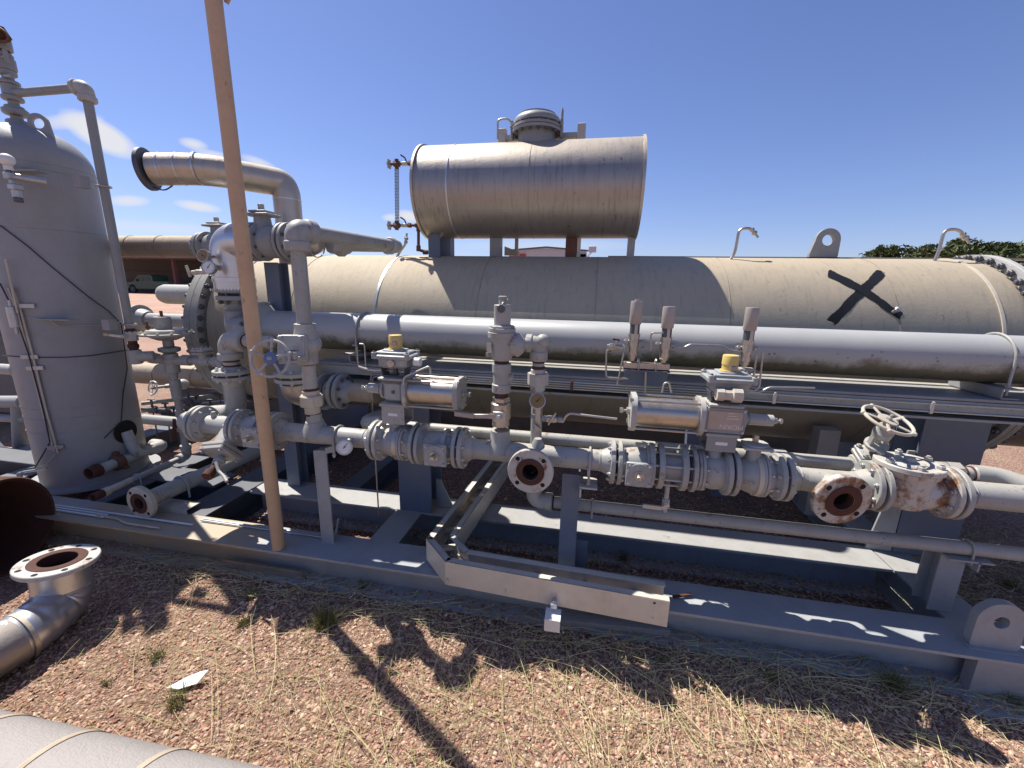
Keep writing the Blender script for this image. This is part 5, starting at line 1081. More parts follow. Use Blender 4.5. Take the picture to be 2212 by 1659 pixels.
b=MB(); b.box((xk,Yr,zt_+.06),(.10,.10,.02),bev=.008); b.box((xk,Yr,zt_+.082),(.10,.10,.02),bev=.008); part('cover',b,'grey',kv); capbolts(kv,[(xk+a*.035,Yr+c_*.035,zt_+.092) for a in(-1,0,1) for c_ in(-1,1)],Z_,.009,.009)
b=MB(); xe_=XA(470,Yr,zt_); b.tube([(xe_-.02,Yr,zt_),(xe_+.03,Yr,zt_),(xe_+.04,Yr,zt_-.08)],.033,.04,20); b.rod((xe_-.03,Yr,zt_),(xe_,Yr,zt_),.038,20); b.rod((xe_+.04,Yr,zt_-.05),(xe_+.04,Yr,zt_-.35),.022,16); part('elbow_fitting',b,'grey',kv)
b=MB(); b.rod((x,Yr-.02,zy(915)),(x,Yr-.055,zy(915)),.016,14); b.bar((x+.0,Yr-.05,zy(900)),(x-.025,Yr-.06,zy(945)),.01,.02); part('rusty_lever',b,'rust',rg)
# small gate valve with white wheel
swv=T('gate_valve','small gate valve with white handwheel and rusty bonnet behind the left tank edge','gate valve',P(345,870,Y=2.75))
c=P(330,838+0,Y=2.72); handwheel(swv,c,cdir(-.35,.05,.93),.055,'white',5,.006,'greyrust',.3)
b=MB(); e=P(395,830,Y=2.85); b.rod(c,e,.012,12); b.box(c.lerp(e,.55),(.06,.05,.03),(e-c),bev=.004); b.rod(c.lerp(e,.8),e,.03,16); b.ball(e,.045); part('yoke',b,'greyrust',swv)
# ============================================================ vertical tank at left
tx,ty,tr=-3.66,2.335,.302
vt=T('vertical_tank','tall grey vertical tank with domed top and skirt base at the left edge','tank',(tx,ty,.2))
ztan=2.36
b=MB(); b.lathe((tx,ty,.215),Z_,[(0,tr),(ztan-.215,tr)]+[(ztan-.215+.24*math.sin(a),tr*math.cos(a)) for a in [math.pi/2*k/14 for k in range(1,15)]],80); part('shell',b,'tankgrey',vt)
b=MB(); b.lathe((tx,ty,.202),Z_,[(0,tr+.07),(.014,tr+.07),(.016,tr+.004),(.024,tr+.001)],72); part('base_ring',b,'tankgrey',vt)
for z,w in ((.62,.004),(.72,.004),(.79,.003),(1.95,.003),(2.30,.005),(2.34,.004)):
    b=MB(); b.lathe((tx,ty,z),Z_,[(0,tr-.002),(.001,tr+.0018),(w,tr+.0018),(w+.001,tr-.002)],72,False,False); part('weld_seam',b,'darkgrey',vt)
c=P(140,277,Y=2.36); x=c.x
lgt=T('lifting_lug','grey lifting eye plate on the domed top of the vertical tank','lifting lug',(tx+.17,ty,2.5)); b=MB()
pts=[(-.06,-.07),(.085,-.14)]+[(.052*math.cos(a)+.005,.07+.052*math.sin(a)) for a in [math.pi*i/14 for i in range(15)]]
eye(b,(tx+.16,ty-.02,2.535),(.9,.45,0),(0,0,1),pts,(.005,.065),.031,.02); part('eye_plate',b,'tankgrey',lgt)
# polar helper on the tank skin
def skin(px,py,off=.0,rr=tr):
    d=ray(px,py); ox,oy=-tx,-ty; a=d[0]**2+d[1]**2; bb=2*(ox*d[0]+oy*d[1]); c=ox*ox+oy*oy-(rr+off)**2; disc=max(bb*bb-4*a*c,0); t=(-bb-math.sqrt(disc))/2/a; return V((0,0,H))+d*t
def skintube(pts,r,lab,mat,off=.012,name='instrument_tube',cat='tube',group=None):
    w=[]
    for a,c in zip(pts[:-1],pts[1:]):
        for k in range(6): w.append(skin(a[0]+(c[0]-a[0])*k/6,a[1]+(c[1]-a[1])*k/6,off))
    w.append(skin(*pts[-1],off)); b=MB(); b.tube(w,r,.0,8); return one(name,b,mat,lab,cat,group)
skintube([(0,487),(60,532),(110,575),(190,640),(235,672),(262,700),(275,795),(266,850),(262,910),(225,947)],.0035,'dark cord draped diagonally across the tank front and down its right side','darkcord',.008,'cord','cord')
skintube([(0,612),(30,672),(60,760),(92,880),(108,955),(80,1003),(68,1022)],.004,'dark cord running beside the pair of beige tubes on the tank','darkcord',.02,'cord','cord')
skintube([(18,622),(38,676),(62,765),(90,880),(117,975)],.006,'left one of two beige tubes clipped down the front of the vertical tank','cream',.014,group='tubes down the vertical tank')
skintube([(26,620),(46,676),(70,765),(98,880),(125,978)],.006,'right one of two beige tubes clipped down the front of the vertical tank','cream',.014,group='tubes down the vertical tank')
skintube([(12,560),(38,676)],.006,'upper beige tube bending above the clipped pair on the vertical tank','cream',.03)
skintube([(60,688),(105,690),(125,704),(215,703),(262,695)],.0025,'hair thin grey tube crossing the middle of the vertical tank','zinc',.02)
skintube([(5,768),(60,772),(140,772),(200,768),(283,755)],.003,'thin dark cord tied round the vertical tank like a belt','darkcord',.005,'cord','cord')
skintube([(120,980),(100,1003),(60,1012)],.003,'thin tube bending at the foot of the vertical tank','cream',.012)
for i,(px,py) in enumerate(((52,661),(60,771),(72,795),(116,966))):
    c=skin(px+4,py,.012); b=MB(); b.box(c,(.085,.014,.03),V((.85,.5,0)),bev=.003); one('tube_clamp',b,'zinc',['top','second','third','bottom'][i]+' steel clamp on the pair of beige tubes on the vertical tank','clamp','clamps on the vertical tank')
b=MB(); c=P(30,690,Y=2.02); b.rod(c+V((0,0,-.05)),c+V((0,0,.08)),.024,18); b.rod(c+V((0,0,-.09)),c+V((0,0,.12)),.008,10); one('filter_cylinder',b,'zinc','small metal filter cylinder on the tube line at the left of the vertical tank','filter')
# brackets for vent pipe
yp_=2.35; vx=P(270,650,Y=yp_).x
for i,py in enumerate((382,690)):
    z=P(240 if i==0 else 275,py,Y=yp_-.06).z; br=T('pipe_bracket',['upper','lower'][i]+' grey angle bracket holding the vent pipe to the vertical tank','bracket',(vx-.08,yp_-.1,z),'brackets on the vertical tank')
    b=MB(); b.prism([(0,0),(.22,.03),(.22,.09),(.05,.09)],(tx+.17,ty-.26,z),(1,0,0),(0,1,0),.008); b.box((vx-.03,yp_-.1,z-.035),(.06,.05,.07)); part('angle',b,'tankgrey',br)
    b=MB(); b.torus((vx,yp_,z-.04),Z_,.036,.006,24,8); part('u_bolt',b,'zinc',br)
vp=T('vent_pipe','long grey vent pipe from the top stack down the right side of the vertical tank','pipe',(vx,yp_,1.0))
ztop_=P(170,190,Y=yp_).z; xs_=P(25,190,Y=2.33).x; 
b=MB(); b.rod((vx,yp_,ztop_),(vx,yp_,P(280,735,Y=yp_).z),.0255,24); b.rod((xs_,2.33,ztop_-.01),(vx,yp_,ztop_),.024,24); part('pipe',b,'darkgrey',vp)
b=MB(); b.tube([(vx-.07,yp_,ztop_),(vx,yp_,ztop_),(vx,yp_,ztop_-.07)],.04,.04,22,n=7); b.rod((vx-.075,yp_,ztop_),(vx-.045,yp_,ztop_),.047); b.rod((vx,yp_,ztop_-.045),(vx,yp_,ztop_-.08),.047); part('elbow_fitting',b,'greyrust',vp)
zt2_=P(285,770,Y=yp_).z; zv2=P(282,725,Y=yp_).z
b=MB(); b.rod((vx,yp_,P(280,708,Y=yp_).z),(vx,yp_,zt2_),.026,20); b.rod((vx,yp_,P(280,712,Y=yp_).z),(vx,yp_,P(280,718,Y=yp_).z),.034,20); b.rod((vx,yp_,P(284,743,Y=yp_).z),(vx,yp_,P(284,752,Y=yp_).z),.032,20); part('nipple',b,'rust',vp)
b=MB(); b.rod((vx,yp_,zt2_+.05),(vx,yp_,zt2_-.05),.04,22,.006); b.rod((vx,yp_,zt2_),(vx+.09,yp_+.06,zt2_),.036,22,.006); part('tee_fitting',b,'grey',vp)
lv=T('ball_valve','small ball valve with tan sleeved lever on the foot of the vent pipe','ball valve',(vx,yp_,zv2))
b=MB(); b.rod((vx,yp_,zv2-.035),(vx,yp_,zv2+.035),.036,8); b.rod((vx,yp_-.03,zv2),(vx,yp_-.06,zv2),.014,12); part('body',b,'greyrust',lv)
b=MB(); q0=V((vx-.01,yp_-.055,zv2)); b.bar(q0,q0+V((-.09,-.02,.01)),.008,.016); part('lever',b,'zinc',lv)
b=MB(); q1=P(248,724,Y=yp_-.08); q2=P(223,722,Y=yp_-.09); b.bar(q0+V((-.08,-.018,.009)),q2,.014,.022,bev=.004); part('grip',b,'tan',lv)
# top stack
zs=lambda py: P(30,py,Y=2.33).z
sk_=T('vent_stack','stack of grey couplings, tee and small valves on top of the vertical tank','valve stack',(xs_,2.33,2.58)); xS=P(38,262,Y=2.33).x
b=MB()
for p0,p1,r in ((278,262,.055),(262,252,.03),(250,236,.062),(236,230,.045),(230,218,.026),(218,208,.052),(208,182,.042),(182,174,.05),(174,162,.028),(162,150,.045),(150,122,.05),(122,112,.045),(112,106,.03),(106,78,.05)):
    b.rod((xS,2.33,zs(p0)),(xS,2.33,zs(p1)),r,24)
part('couplings',b,'darkgrey',sk_)
b=MB(); p=V((xS+.03,2.30,zs(168))); b.rod(p,p+V((.1,-.03,-.02)),.011,12); part('lever',b,'darkgrey',sk_)
b=MB(); p=V((xS+.03,2.30,zs(128))); b.rod(p,p+V((.05,-.01,0)),.007,10); b.box(p+V((.055,-.01,0)),(.014,.02,.07),bev=.004); part('lever',b,'darkgrey',sk_)
b=MB(); p=V((xS-.05,2.33,zs(62))); b.tube([p,p+V((.09,-.02,-.03)),p+V((.15,-.06,-.06))],.04,.05,18); b.hexa(p+V((.04,-.01,-.02)),V((.8,-.3,-.3)),.06,.06); b.lathe(p+V((.13,-.05,-.05)),V((.8,-.4,-.3)),[(0,.03),(.06,.036),(.06,.025),(.02,.02)],18); b.rod(p+V((.05,0,-.02)),p+V((.05,0,-.12)),.036,16); b.rod(p+V((-.02,0,.0)),p+V((-.03,0,.3)),.03,14); part('rusty_outlet',b,'ruddy',sk_)
# gauges at left edge of tank
gl=T('level_switch','small white capped instrument with fittings at the left edge on the tank','instrument',skin(20,380,.02)); 
c=P(14,345,Y=2.0); b=MB(); b.ball(c,.036,(1,1,.9)); b.rod(c-V((0,0,.03)),c-V((0,0,.055)),.02,14); part('cap',b,'white',gl)
b=MB(); b.rod(c-V((0,0,.05)),c-V((0,0,.2)),.011,12); b.box(c-V((.0,0,.085)),(.045,.045,.04),bev=.006); b.box(c-V((-.02,0,.145)),(.05,.05,.035),bev=.006); b.rod(c+V((.02,0,-.16)),c+V((.02,0,-.2)),.02,12); b.rod(c+V((.0,0,-.085)),c+V((.07,.12,-.09)),.02,12); part('fittings',b,'zinc',gl)
b=MB(); b.rod(c+V((.02,0,-.2)),c+V((.02,0,-.225)),.021,12); b.rod(c-V((0,0,.05)),c-V((0,0,.066)),.014,12); part('plug',b,'boltdark',gl)
# pipes left of tank
b=MB(); c=P(45,800,Y=2.1); nzl=T('side_nozzle','short pale pipe and coupling joined to the left side of the vertical tank','pipe',c); b.rod(c+V((-.6,-.0,0)),c+V((-.02,0,0)),.036,20); b.lathe(c+V((-.04,0,0)),V((1,.25,0)),[(0,.045),(.004,.052),(.1,.052),(.2,.05)],24); part('pipe',b,'grey',nzl)
lf=T('side_piping','dark grey pipes and elbows in shade left of the vertical tank','pipework',P(30,900,Y=2.6))
b=MB(); 
for (x0_,y0_,x1_,y1_,r) in ((-30,868,52,868,.055),(40,868,45,985,.05),(-30,902,60,905,.035),(-30,985,80,975,.06),(-30,945,20,1000,.05)):
    b.rod(P(x0_,y0_,Y=2.7),P(x1_,y1_,Y=2.7),r,20)
part('pipe',b,'darkgrey',lf)
# drain of tank
td=T('tank_drain','drain pipe leaving the tank skirt, elbowing forward to a rusty union and open end','drain pipe',P(300,960,Z=.35))
zt3=.35; a_=skin(268,952,.0); a_.z=zt3; e_=P(346,962,Z=zt3); o_=P(192,1023,Z=zt3)
b=MB(); c=skin(266,928,.001); c=skin(272,932,.003); nn=(c-V((tx,ty,c.z))).normalized(); b.lathe(c-nn*.002,nn,[(0,.085),(.003,.083)],32); part('skirt_opening',b,'boreblack',td)  # flat black disc painted as the dark of the hole
b=MB(); b.tube([c-nn*.0,V((c.x+nn.x*.05,c.y+nn.y*.05,zt3+.02)),e_+V((0,0,0)),e_.lerp(o_,.9)],.036,.06,20); part('pipe',b,'greyrust',td)
d=(o_-e_).normalized(); b=MB(); L=(o_-e_).length
b.tube([e_-V((.07,.0,0)),e_+V((.02,-.0,0)),e_+d*.1],.047,.04,20); part('elbow_fitting',b,'greyrust',td)
b=MB(); b.lathe(e_+d*(L*.58),d,[(0,.045),(.01,.06),(.05,.06),(.06,.045)],20)
for k in range(3): 
    a=R(30+120*k); _,u_,v_=basis(d); b.box(e_+d*(L*.58+.03)+(u_*math.cos(a)+v_*math.sin(a))*.068,(.035,.035,.025),d,bev=.004)
part('hammer_union',b,'ruddy',td)
b=MB(); b.lathe(o_-d*.07,d,[(0,.04),(.005,.046),(.03,.046),(.031,.042),(.07,.043),(.07,.034),(-.0,.03)],22); part('open_end',b,'rust',td)
b=MB(); p=e_.lerp(o_,.33)+V((0,0,.045)); b.rod(p-V((0,0,.02)),p+V((0,0,.015)),.016,12); b.bar(p+V((0,0,.01)),p+V((.1,.03,.02)),.02,.006); part('lever',b,'tan',td)
# small tube group at bottom left on beam
for i,off in enumerate((0,.02,.04)):
    b=MB(); y=1.83+off*1.1; b.tube([(-4.6,y,.212),(-3.6,y,.212),(-2.9,y,.212)] if i<2 else [(-4.6,y,.212),(-2.3,y,.212)],.006,.02,8)
    one('instrument_tube',b,'white',['nearest','middle','farthest'][i]+' pale tube lying along the front beam at the far left','tube','pale tubes along the left of the front beam')
b=MB(); b.tube([(-2.9,1.83,.214),(-2.8,1.83,.214),(-2.7,1.80,.214),(-2.45,1.80,.214)],.006,.03,8); b.hexa((-2.95,1.83,.212),X_,.012,.03); one('instrument_tube',b,'cream','kinked cream tube with a coupling lying on the beam before the small drain pipe','tube')
b=MB(); 
for i in range(2): b.tube([(-2.3,1.93+.016*i,.21),(-1.45,1.93+.016*i,.21),(-1.40+.0*i,1.95+.016*i,.21),(-1.40,2.0,.3)],.005,.02,8)
one('instrument_tube',b,'zinc','double thin tube lying on the beam from the cream flange to the left post','tube')
b=MB(); c=P(42,1040,Z=.3); b.rod(c+V((0,0,-.08)),c+V((0,0,.03)),.012,12); b.rod(c+V((.03,0,-.08)),c+V((.03,0,.03)),.012,12); b.hexa(c+V((0,0,-.04)),Z_,.018,.03); b.hexa(c+V((.03,0,-.03)),Z_,.018,.03); b.tube([c+V((0,0,.03)),c+V((.0,0,.06)),c+V((.14,.06,.08))],.007,.03,8); b.tube([c+V((.03,0,.03)),c+V((.03,0,.07)),c+V((.17,.06,.09))],.007,.03,8); one('tube_fittings',b,'zinc','pair of steel compression fittings and bent tubes at the foot of the vertical tank','tube fittings')

# added box left of the vertical tank, coloured dark for deep shade
c0=P(-60,860,Y=3.25); c1=P(62,860,Y=3.25); dq=T('shade_equipment_box','dark box standing in for shaded equipment left of the vertical tank','housing',(c0.x,3.4,0))
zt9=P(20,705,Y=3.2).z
b=MB(); b.box((c1.x-1.0,3.7,zt9/2+.1),(2.0,.9,zt9-.2),bev=.02); part('casing',b,'shadesteel',dq)
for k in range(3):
    b=MB(); b.box((c1.x-.35-.6*k,3.245,zt9/2+.1),(.52,.02,zt9-.4),bev=.006); part('door_panel',b,'shadesteel',dq)
# ============================================================ upper left piping
bp_=T('bent_clad_pipe','aluminium jacketed pipe high at left with open bolt flange, bending down behind the tan pole','pipe',P(560,400,Y=3))
A0=P(322,366,D=2.45); pts=[A0,P(430,365,D=2.5),P(495,372,D=2.6),P(585,398,D=2.8),P(622,440,D=2.86)]; dn=P(622,470,D=2.86)
pts=[A0+ (pts[1]-A0).normalized()*.02,P(440,365,D=2.50),P(600,392,D=2.84),V((P(621,440,D=2.86).x,P(621,440,D=2.86).y,2.25)),V((P(621,440,D=2.86).x,P(621,440,D=2.86).y,1.78))]
b=MB(); b.tube([pts[0],pts[1],pts[2]+V((.03,0,-.01)),pts[3],pts[4]],.087,.16,36,n=10); part('jacket',b,'clad',bp_)
b=MB(); d=(pts[1]-pts[0]).normalized(); fd=(d+cdir(-.3,0,.35)*.0).normalized()
b.lathe(A0-d*.02,d,[(.06,.055),(0,.06),(0,.112),(.003,.115),(.022,.115),(.025,.112),(.026,.09)],40); part('flange',b,'boltdark',bp_)
for f in (.22,.55,.9):
    p=pts[0].lerp(pts[1],f); b=MB(); b.lathe(p-d*.004,d,[(0,.086),(.001,.0895),(.008,.0895),(.009,.086)],40,False,False); part('jacket_band',b,'silver',bp_)
for z in (2.2,1.98):
    b=MB(); p=V((pts[3].x,pts[3].y,z)); b.lathe(p,Z_,[(0,.086),(.001,.0895),(.008,.0895),(.009,.086)],40,False,False); part('jacket_band',b,'silver',bp_)
b=MB(); p=pts[0]-Z_*.09; b.tube([p-d*.02,p+d*.04-Z_*.03,p+d*.09-Z_*.0],.004,.03,6); part('loose_strap',b,'rubber',bp_)
# left header
hz=1.90; hy=2.75; hl=T('header_pipe','brown dusted jacketed header pipe entering from the left behind the vertical tank','pipe',(-3.5,hy,hz-.1))
xh=XA(432,hy,hz); b=MB(); b.lathe((-6.0,hy,hz),X_,[(0,.078),(xh+6.0,.078)],40); part('jacket',b,'cladbrown',hl)
for px in (288,352):
    b=MB(); b.lathe((XA(px,hy,hz),hy,hz),X_,[(0,.077),(.001,.081),(.007,.081),(.008,.077)],40,False,False); part('jacket_band',b,'cladbrown',hl)
b=MB(); flange(b,(xh+.05,hy,hz),(-1,0,0),.10,.03,neck=.05,neckr=.07); part('flange',b,'darkgrey',hl); bolts(hl,(xh+.053,hy,hz),X_,.085,8,.1,.011,'boltdark')
# butterfly / ball valves in the header
def upvalve(pxa,pxb,Yv,zv_,lab,padpx,r=.10):
    x0,x1=XA(pxa,Yv,zv_),XA(pxb,Yv,zv_); w=x1-x0; t=T('ball_valve',lab,'ball valve',((x0+x1)/2,Yv,zv_-r),'large valves in the upper header')
    b=MB(); b.lathe((x0,Yv,zv_),X_,[(0,r*.7),(w*.3,r*.85),(w*.6,r*.85),(w,r*.7)],36); xs=XA(padpx,Yv,zv_); b.lathe((xs,Yv,zv_),Z_,[(0,r*.7),(r*.9,r*.45),(r*1.35,r*.4)],22); part('body',b,'darkgrey',t)
    for x,d in((x0,1),(x1,-1)):
        b=MB(); flange(b,(x+d*.004,Yv,zv_),(d,0,0),r,.024,neck=.01,neckr=r*.75); part('flange',b,'darkgrey',t)
        bolts(t,(x,Yv,zv_),X_,r*.82,8,.09,.011,'boltdark')
    b=MB(); b.box((xs,Yv,zv_+r*1.38),(r*1.5,r*1.1,.014),bev=.005); b.box((xs,Yv,zv_+r*1.55),(r*1.0,r*.8,.012),bev=.005); part('mounting_pad',b,'darkgrey',t)
    b=MB(); b.rod((xs,Yv,zv_+r*1.5),(xs,Yv,zv_+r*1.95),r*.16,14); part('stem',b,'greyrust',t)
    return x0,x1
yu,zu=2.42,1.90
u0,u1=upvalve(563,622,yu,zu,'dark grey flanged valve with bare stem beside the silver elbow, right of the tan pole',572,.115)
xq0=XA(455,hy,hz)
upvalve(446,500,hy,hz,'dark grey flanged valve mostly hidden behind the silver elbow and the tan pole',475,.105)
b=MB(); flange(b,(u1+.004,yu,zu),(1,0,0),.115,.024,neck=.04,neckr=.07)
cl=T('clad_reducer_pipe','short brown jacketed pipe with bright bands between the header valve and a union','pipe',(u1+.2,yu,zu-.1)); part('flange',b,'darkgrey',cl)
xr2=XA(712,2.5,zu); b=MB(); b.lathe((u1+.04,yu,zu),X_,[(0,.088),(xr2-u1-.12,.086),(xr2-u1-.06,.06),(xr2-u1-.04,.04)],36); part('jacket',b,'clad',cl)
b=MB(); b.lathe((XA(681,yu,zu),yu,zu),X_,[(0,.087),(.001,.092),(.008,.092),(.009,.087)],40,False,False); part('jacket_band',b,'silver',cl)
# silver elbow turning down
se=T('silver_elbow','bright silver jacketed elbow turning down from the header valve, beside the tan pole','pipe elbow',(-2.18,2.42,1.6))
sx=XA(503,yu,1.75); b=MB(); b.tube([(u0-.03,yu,zu),(sx,yu,zu),(sx,yu,1.60)],.118,.125,44,n=14); part('jacket',b,'silver',se)
b=MB(); flange(b,(u0-.004,yu,zu),(-1,0,0),.115,.024,neck=.04,neckr=.08); part('flange',b,'darkgrey',se)
b=MB(); b.lathe((sx,yu,1.65),Z_,[(0,.118),(.001,.123),(.028,.123),(.03,.118)],44,False,False); part('jacket_band',b,'silver',se)
b=MB(); b.lathe((sx,yu,1.595),(0,0,-1),[(0,.1),(.001,.085),(.05,.07),(.1,.075)],32); part('cone',b,'darkgrey',se)
zf1=P(497,635,Y=yu).z
fp=T('flange_pair','thick bolted flange pair with chalk marks below the silver elbow','flange pair',(sx,yu,zf1))
b=MB(); flange(b,(sx,yu,zf1+.008),Z_,.118,.03,neck=.06,neckr=.06); part('flange',b,'darkgrey',fp)
b=MB(); flange(b,(sx,yu,zf1-.008),(0,0,-1),.118,.03,neck=.05,neckr=.06); part('flange',b,'darkgrey',fp); bolts(fp,(sx,yu,zf1),Z_,.095,8,.13,.0145,'boltdark',phase=R(10))
b=MB(); b.lathe((sx,yu,zf1-.008),Z_,[(0,.08),(.016,.08)],30); part('gasket',b,'rubber',fp)
textmesh('VOID ( ?',.024,'chalk',fp,(sx-.035,yu-.1185,zf1+.024),(1,0,0),(0,0,1),.0008)
b=MB(); z0=zf1-.06; b.rod((sx,yu,z0),(sx,yu,z0-.06),.062,30); b.rod((sx,yu,z0-.04),(sx,yu,z0-.09),.085,32); b.tube([(sx,yu,z0-.06),(sx,yu-.02,zm+.0),(sx+.12,2.33,zm),(xl-.05,ym,zm)],.078,.10,32,n=9); el2=T('elbow_fitting','grey cast elbow joining the flange pair to the thick main pipe','pipe elbow',(sx,yu,z0-.1)); part('elbow',b,'darkgrey',el2)
# gauges on silver elbow
g1=P(450,577,Y=2.19); gauge('dial_thermometer','white faced dial thermometer on the side of the silver elbow',g1,cdir(.03,0,1),.039,'white',stem=[(g1+V((.01,.02,0)),V((sx-.08,yu-.03,g1.z)),.016,16)],needle=1.0,cat='dial thermometer')
g2=P(438,552,Y=2.22); gauge('pressure_gauge','brown faced pressure gauge above the white dial on the silver elbow',g2,cdir(-.12,0,1),.037,'brownglass',stem=[(g2+V((.01,.02,0)),V((sx-.08,yu-.0,g2.z)),.01,12)])
b=MB(); c0,c1=P(408,590,Y=2.35),P(460,585,Y=2.35); b.rod(c0.lerp(c1,.15),c1,.015,14); b.box(c0.lerp(c1,.5),(.07,.03,.03),bev=.006); b.bar(P(402,573,Y=2.33),P(411,598,Y=2.33),.012,.012); one('needle_valve',b,'cream','worn cream needle valve with T-bar sticking out left below the brown gauge','valve')
# post behind
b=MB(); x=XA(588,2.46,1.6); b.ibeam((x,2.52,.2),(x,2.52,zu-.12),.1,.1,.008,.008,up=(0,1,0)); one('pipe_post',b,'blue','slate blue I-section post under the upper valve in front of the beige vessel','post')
# lower tan header pipe far left
b=MB(); c=P(300,805,Y=3.3); lh=T('lower_header_pipe','tan jacketed pipe running low behind the regulator toward the vessel','pipe',(-3.5,3.3,c.z-.1)); b.lathe((-5.5,3.3,c.z),X_,[(0,.105),(4.3,.105)],40); part('jacket',b,'cladbrown',lh)
for px in (350,430):
    b=MB(); b.lathe((XA(px,3.3,c.z),3.3,c.z),X_,[(0,.104),(.001,.109),(.008,.109),(.009,.104)],40,False,False); part('jacket_band',b,'cladbrown',lh)
# pipe low behind
b=MB(); a_,c_=P(310,905,Y=2.9),P(400,912,Y=2.9); b.rod((a_.x,2.9,a_.z),(c_.x+1.2,2.9,a_.z),.045,20); one('cross_pipe',b,'darkgrey','dark grey pipe running low behind the regulator column','pipe')
# rack of small dark valves behind
for i in range(7):
    px=330+i*24+ (i%2)*6; Yq=2.95+.09*i; t=T('small_needle_valve','small dark tubing valve number','valve',P(px,862,Y=Yq),'small dark tubing valves behind the regulator')
    t['label']=['dark tubing valve nearest the vertical tank behind the regulator','second dark tubing valve from the vertical tank behind the regulator','third dark tubing valve from the vertical tank, behind the regulator pipe','middle dark tubing valve with raised stem behind the regulator pipe','dark tubing valve just right of the regulator pipe','dark tubing valve second nearest the riser flange','dark tubing valve nearest the riser flange behind the strainer'][i]
    c=P(px,885+(i%3)*14-i*6,Y=Yq); b=MB(); b.box(c,(.07,.05,.06),V((1,.4,.1)),bev=.008); b.rod(c-V((.12,0,.0)),c+V((.12,.02,.0)),.014,12); b.rod(c,c+V((0,0,.09)),.01,10); part('body',b,'boltdark',t)
    b=MB(); b.box(c+V((0,0,.095)),(.06,.012,.012),V((1,.3,0)),bev=.003); b.rod(c-V((0,0,.28)),c,.006,8); part('handle',b,'boltdark',t)
b=MB(); 
for i in range(3): b.bar(P(305,872+i*16,Y=3.05),P(500,850+i*16,Y=3.6),.03,.03)
one('valve_rack',b,'grey','pale grey rails of the rack carrying the small dark tubing valves','rack')
# ============================================================ foreground left
fe=T('flanged_elbow','silver jacketed elbow lying on gravel, its rusty eight-hole flange facing up','flanged pipe',P(110,1300,Z=.1))
fc=P(125,1208,Z=.33); fn=(V((.05,.10,1))).normalized()
g0=P(52,1372,Z=.108); gd=(P(-60,1436,Z=.108)-g0); gd.z=0; gd.normalize(); ra=.105
b=MB(); elp=[fc-fn*.03,V((fc.x,fc.y-.01,.12)),g0,g0+gd*1.4]; elp[1].z=.11
b.tube(elp,ra,.17,44,n=34,cap=False,rr=lambda t:ra+(.0035*abs(math.sin(t*24)) if .06<t<.93 else 0)); part('jacket',b,'silver',fe)
for k,s_ in enumerate((.0,.16,.34,.6)):
    p=g0+gd*s_; b=MB(); b.lathe(p,gd,[(0,ra),(.001,ra+.006),(.016,ra+.006),(.017,ra)],44,False,False); part('jacket_band',b,'clad',fe)
b=MB(); b.lathe(g0+gd*.03,gd,[(0,ra+.001),(.002,ra+.003),(1.3,ra+.003)],44,False,False); part('straight_jacket',b,'cladgrey',fe)
b=MB(); b.lathe(fc,fn*-1,[(0,.072),(0,.103),(.002,.105),(.0021,.146),(.005,.149),(.022,.149),(.026,.146),(.028,.1),(.06,.085)],56,False,False); part('flange',b,'flangepaint',fe)
b=MB(); b.lathe(fc,fn*-1,[(.10,.067),(.0,.069),(-.0015,.071),(-.0015,.102),(.0,.104)],56,False,False); part('rusty_seal_face',b,'rust',fe)
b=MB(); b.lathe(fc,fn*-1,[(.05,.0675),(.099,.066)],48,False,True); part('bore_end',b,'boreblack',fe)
_,u_,v_=basis(fn)
for k in range(8):
    a=R(22+45*k); p=fc+(u_*math.cos(a)+v_*math.sin(a))*.126; b=MB(); b.lathe(p-fn*.0018,fn,[(-.01,.012),(0,.012)],18); part('bolt_hole',b,'boreblack',fe)
# clad pipe bottom left
q0,q1=P(0,1537,Z=.33),P(560,1659,Z=.33); d=(q1-q0); d.z=0; d.normalize(); sd=V((d.y,-d.x,0)); rr_=.21
c0=q0+sd*rr_*.80; c0.z=rr_; fpz=T('jacketed_pipe','large silver embossed jacketed pipe lying on the ground across the lower left corner','pipe',V((c0.x,c0.y,0)))
b=MB(); b.lathe(c0-d*1.5,d,[(0,rr_),(3.6,rr_)],72); part('jacket',b,'cladnear',fpz)
for s_ in (.10,.37,.66,.95):
    b=MB(); p=c0+d*(s_-.02); b.lathe(p,d,[(0,rr_-.001),(.001,rr_+.0025),(.018,rr_+.0025),(.02,rr_-.001)],72,False,False); part('jacket_band',b,'cladbrown',fpz)
# big rusty open pipe at far left
bo=T('open_pipe','large dark open pipe end with rusty lip at the left edge before the skid','pipe',P(20,1200,Z=0)); cc_=P(8,1140,Z=.27); ax=V((-.93,-.22,0.02)).normalized()
b=MB(); b.lathe(cc_,ax,[(1.2,.255),(0,.262),(-.004,.268),(-.004,.276),(.01,.283),(1.2,.28)],64,False,False); part('shell',b,'rust',bo)
b=MB(); b.lathe(cc_+ax*1.0,ax,[(0,.26),(.01,.26)],40); part('end_plate',b,'boreblack',bo)  # black disc stands for the darkness deep inside the pipe
